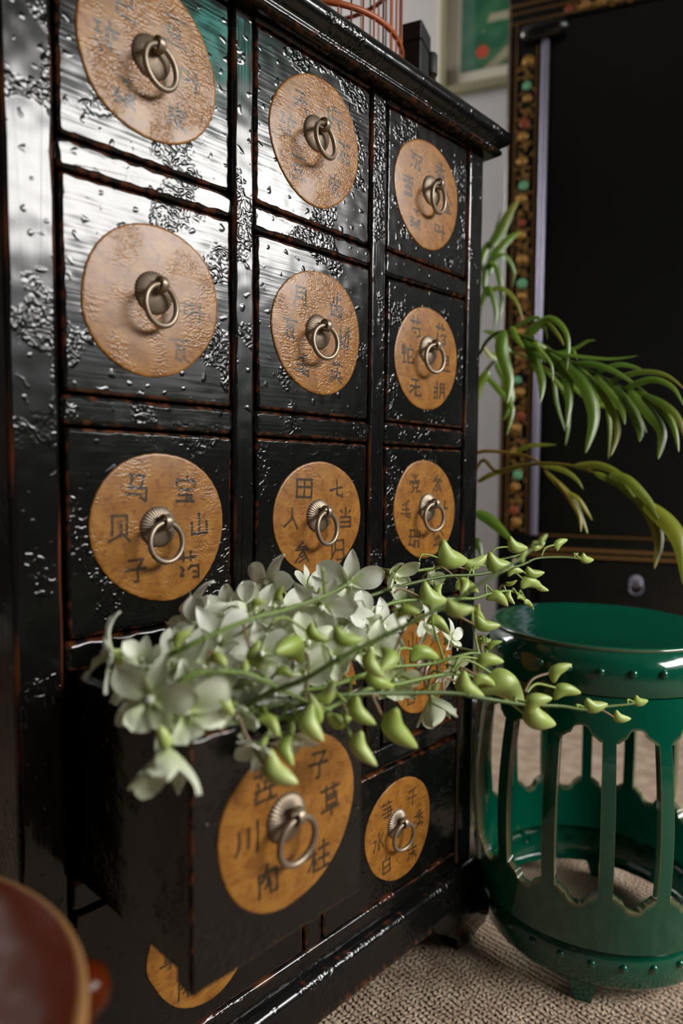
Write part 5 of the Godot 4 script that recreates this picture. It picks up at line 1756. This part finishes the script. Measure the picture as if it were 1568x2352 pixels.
func window(called: String, w: Array, b: float, cols: int, rows: int, pane: Material, facing: float) -> void:
	# frame in the wall's thickness, bars, and a pane in each field
	var o := Node3D.new()
	o.name = called
	add_child(o)
	o.position = rm((w[0] + w[1]) / 2, w[2], b)
	o.rotation.y = deg_to_rad(TURN)
	o.set_meta("kind", "structure")
	var f := 0.05
	for q in [[w[0], w[0] + f, w[2], w[3]], [w[1] - f, w[1], w[2], w[3]], [w[0] + f, w[1] - f, w[2], w[2] + f], [w[0] + f, w[1] - f, w[3] - f, w[3]]]:
		var st := new_st()
		rbox(st, q[0], q[1], q[2], q[3], b - 0.03, b + 0.03, 0.006)
		part("window_frame", st, M["white_paint"], o)
	var cw: float = (w[1] - w[0] - 2 * f) / cols
	var rh: float = (w[3] - w[2] - 2 * f) / rows
	for c in range(1, cols):
		var st := new_st()
		var a: float = w[0] + f + cw * c
		rbox(st, a - 0.014, a + 0.014, w[2] + f, w[3] - f, b - 0.018, b + 0.018, 0.004)
		part("glazing_bar", st, M["white_paint"], o)
	for r in range(1, rows):
		var st := new_st()
		var y: float = w[2] + f + rh * r
		rbox(st, w[0] + f, w[1] - f, y - 0.014, y + 0.014, b - 0.016, b + 0.016, 0.004)
		part("glazing_bar", st, M["white_paint"], o)
	for c in cols:
		for r in rows:
			var st := new_st()
			var a: float = w[0] + f + cw * c
			var y: float = w[2] + f + rh * r
			rbox(st, a + 0.006, a + cw - 0.006, y + 0.006, y + rh - 0.006, b - 0.003, b + 0.003)
			part("pane", st, pane, o)
	var st := new_st()
	rbox(st, w[0] - 0.05, w[1] + 0.05, w[2] - 0.035, w[2], b - 0.10 * facing - 0.06, b - 0.10 * facing + 0.12, 0.008)
	part("window_sill", st, M["white_paint"], o)

func build_room() -> void:
	var t := 0.14
	var st := new_st()
	rbox(st, A0 - t, A1 + t, FLOOR - 0.10, FLOOR, B0 - t, B1 + t)
	struct("floor", st, M["carpet"])
	st = new_st()
	rbox(st, A0 - t, A1 + t, CEIL, CEIL + 0.12, B0 - t, B1 + t)
	struct("ceiling", st, M["ceiling_paint"])
	st = new_st()
	rbox(st, A1, A1 + t, FLOOR, CEIL, B0, B1)
	struct("wall_right", st, M["plaster"])
	st = new_st()
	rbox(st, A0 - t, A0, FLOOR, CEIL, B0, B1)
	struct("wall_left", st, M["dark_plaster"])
	# wall with the large window and the small coloured one
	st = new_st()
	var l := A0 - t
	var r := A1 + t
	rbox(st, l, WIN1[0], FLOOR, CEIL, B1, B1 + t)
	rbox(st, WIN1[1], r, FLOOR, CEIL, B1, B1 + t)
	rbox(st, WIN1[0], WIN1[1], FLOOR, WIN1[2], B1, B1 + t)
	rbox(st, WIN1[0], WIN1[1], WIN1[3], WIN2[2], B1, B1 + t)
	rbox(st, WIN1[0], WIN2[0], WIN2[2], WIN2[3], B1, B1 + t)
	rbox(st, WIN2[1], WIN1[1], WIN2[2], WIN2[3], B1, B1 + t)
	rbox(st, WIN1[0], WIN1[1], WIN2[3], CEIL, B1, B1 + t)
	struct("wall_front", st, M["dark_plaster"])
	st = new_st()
	rbox(st, l, ADDED_WIN3[0], FLOOR, CEIL, B0 - t, B0)
	rbox(st, ADDED_WIN3[1], r, FLOOR, CEIL, B0 - t, B0)
	rbox(st, ADDED_WIN3[0], ADDED_WIN3[1], FLOOR, ADDED_WIN3[2], B0 - t, B0)
	rbox(st, ADDED_WIN3[0], ADDED_WIN3[1], ADDED_WIN3[3], CEIL, B0 - t, B0)
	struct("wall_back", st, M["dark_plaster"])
	for q in [["right", A1 - 0.014, A1, B0, B1], ["left", A0, A0 + 0.014, B0, B1], ["front", A0, A1, B1 - 0.014, B1], ["back", A0, A1, B0, B0 + 0.014]]:
		st = new_st()
		rbox(st, q[1], q[2], FLOOR, FLOOR + 0.10, q[3], q[4], 0.004)
		struct("baseboard_" + q[0], st, M["white_paint"])
	window("window_1", WIN1, B1 + 0.07, 4, 2, M["glass"], 1.0)
	window("window_2", WIN2, B1 + 0.07, 1, 1, M["teal_glass"], 1.0)
	window("window_3", ADDED_WIN3, B0 - 0.07, 2, 2, M["glass"], -1.0)  # unseen window, added to brighten the wall behind the print
	# outside the large window: a pale garden wall with a low hedge in front of it
	st = new_st()
	rbox(st, -3.5, 4.5, FLOOR - 0.05, FLOOR, B1 + t, 6.0)
	struct("garden_ground", st, M["garden_ground"])
	st = new_st()
	rbox(st, -3.5, 4.5, FLOOR, 1.22, 4.45, 4.6)
	struct("garden_wall", st, M["garden_wall"])
	rng.seed = 17
	var lf := new_st()
	tri(lf, Vector3(0, 0, 0), Vector3(-0.018, 0.03, 0.005), Vector3(0, 0.075, -0.01))
	tri(lf, Vector3(0, 0, 0), Vector3(0, 0.075, -0.01), Vector3(0.018, 0.03, 0.005))
	var mm := MultiMesh.new()
	mm.transform_format = MultiMesh.TRANSFORM_3D
	mm.mesh = finish(lf)
	mm.instance_count = 9000
	var bump := fnl(FastNoiseLite.TYPE_SIMPLEX_SMOOTH, 0.9, 3)
	for i in 9000:
		var a := rng.randf_range(-2.2, 3.0)
		var y := rng.randf()
		var hgt := 0.42 + 0.18 * bump.get_noise_1d(a * 2.0) + 0.10 * bump.get_noise_1d(a * 7.0)
		var p := rm(a, lerpf(FLOOR + 0.1, hgt, sqrt(y)), 4.05 + rng.randf_range(-0.2, 0.25))
		mm.set_instance_transform(i, Transform3D(Basis.from_euler(Vector3(rng.randf_range(-1.2, 1.2), rng.randf() * TAU, rng.randf_range(-1, 1))).scaled(Vector3.ONE * rng.randf_range(0.8, 1.5)), p))
	var hd := MultiMeshInstance3D.new()
	hd.multimesh = mm
	hd.material_override = M["hedge"]
	hd.name = "hedge"
	tag(hd, "leafy green hedge outside the window", "hedge")
	hd.set_meta("kind", "stuff")
	add_child(hd)

func build_added_screen() -> void:
	# an unseen dark screen, added so that the chest mirrors black beside the window
	var o := thing("added_screen", "added black screen, out of view, darkening the reflections in the herb chest", "screen", rm(1.66, FLOOR, 2.0), deg_to_rad(TURN))
	for k in 3:
		var b0 := 1.46 + 0.40 * k
		var zig := 0.11 if k % 2 else -0.11
		var st := new_st()
		st.set_color(BLACK)
		var c := rm(1.62, 0.02, b0 + 0.2)
		box(st, Transform3D(Basis(Vector3.UP, deg_to_rad(TURN) + zig * 2.4), c), Vector3(0.022, 1.80, 0.40), 0.004)
		part("added_screen_panel", st, M["added_screen_black"], o)

func _ready() -> void:
	# camera
	var cam := Camera3D.new()
	cam.name = "camera"
	var at := CameraAttributesPhysical.new()
	at.frustum_focal_length = FOCAL
	at.frustum_focus_distance = 0.70
	at.exposure_aperture = 1.95
	at.frustum_near = 0.03
	at.frustum_far = 60.0
	cam.attributes = at
	cam.transform = Transform3D(CAM_BASIS, CAM_POS)
	add_child(cam)
	cam.current = true
	# overcast sky
	var sm := ProceduralSkyMaterial.new()
	sm.sky_top_color = Color(0.86, 0.90, 0.96)
	sm.sky_horizon_color = Color(0.92, 0.94, 0.97)
	sm.ground_horizon_color = Color(0.55, 0.55, 0.53)
	sm.ground_bottom_color = Color(0.40, 0.39, 0.36)
	sm.sky_energy_multiplier = 2.2
	sm.ground_energy_multiplier = 1.2
	var sky := Sky.new()
	sky.sky_material = sm
	var env := Environment.new()
	env.background_mode = Environment.BG_SKY
	env.sky = sky
	env.ambient_light_source = Environment.AMBIENT_SOURCE_SKY
	env.tonemap_mode = Environment.TONE_MAPPER_LINEAR
	env.tonemap_exposure = 1.0
	env.sdfgi_enabled = true
	env.ssao_enabled = true
	env.ssil_enabled = true
	var we := WorldEnvironment.new()
	we.name = "environment"
	we.environment = env
	add_child(we)
	# daylight: the bright sky beyond the garden wall, the sky over the garden, and a light added behind an unseen back window for the far wall
	for q in [["bright_sky", rm(0.45, 2.35, 5.1), rm(0.45, 2.35, 0.0), Vector2(5.0, 2.7), 128.0], ["garden_sky", rm(0.4, 3.2, 3.6), rm(0.4, 0.0, 3.6001), Vector2(5.0, 1.2), 52.0], ["added_back_light", rm(1.42, 1.2, B0 - 0.5), rm(1.42, 1.1, 0.0), Vector2(1.3, 1.6), 22.0]]:
		var l := AreaLight3D.new()
		l.name = q[0]
		l.area_size = q[3]
		l.light_energy = q[4]
		l.light_color = Color(1.0, 0.985, 0.96)
		l.shadow_enabled = true
		add_child(l)
		l.look_at_from_position(q[1], q[2], Vector3.UP if absf(q[1].y - q[2].y) < 2.0 else bx)
	make_materials()
	build_room()
	build_chest()
	build_wardrobe()
	build_added_screen()
	build_stool("garden_stool", "glossy green drum stool pierced by tall openings, with rows of studs round rim and base", Vector3(STOOL[0], FLOOR, STOOL[1]), STOOL[2], STOOL[3], STOOL[4], M["glaze"], Color(0.0028, 0.075, 0.042), Color(0.20, 0.17, 0.08), "", true, 26, 0.0052)
	build_stool("drum_stool", "dark red drum stool with a worn golden rim and large studs", Vector3(RED[0], FLOOR, RED[1]), RED[2], RED[3], 0.0, M["red_lacquer"], Color(0.07, 0.008, 0.003), Color(0.36, 0.20, 0.08), "", false, 18, 0.0125)
	build_palm()
	build_on_chest()
	build_orchids()
	for n in find_children("*", "GeometryInstance3D", true, false):
		n.cast_shadow = GeometryInstance3D.SHADOW_CASTING_SETTING_ON
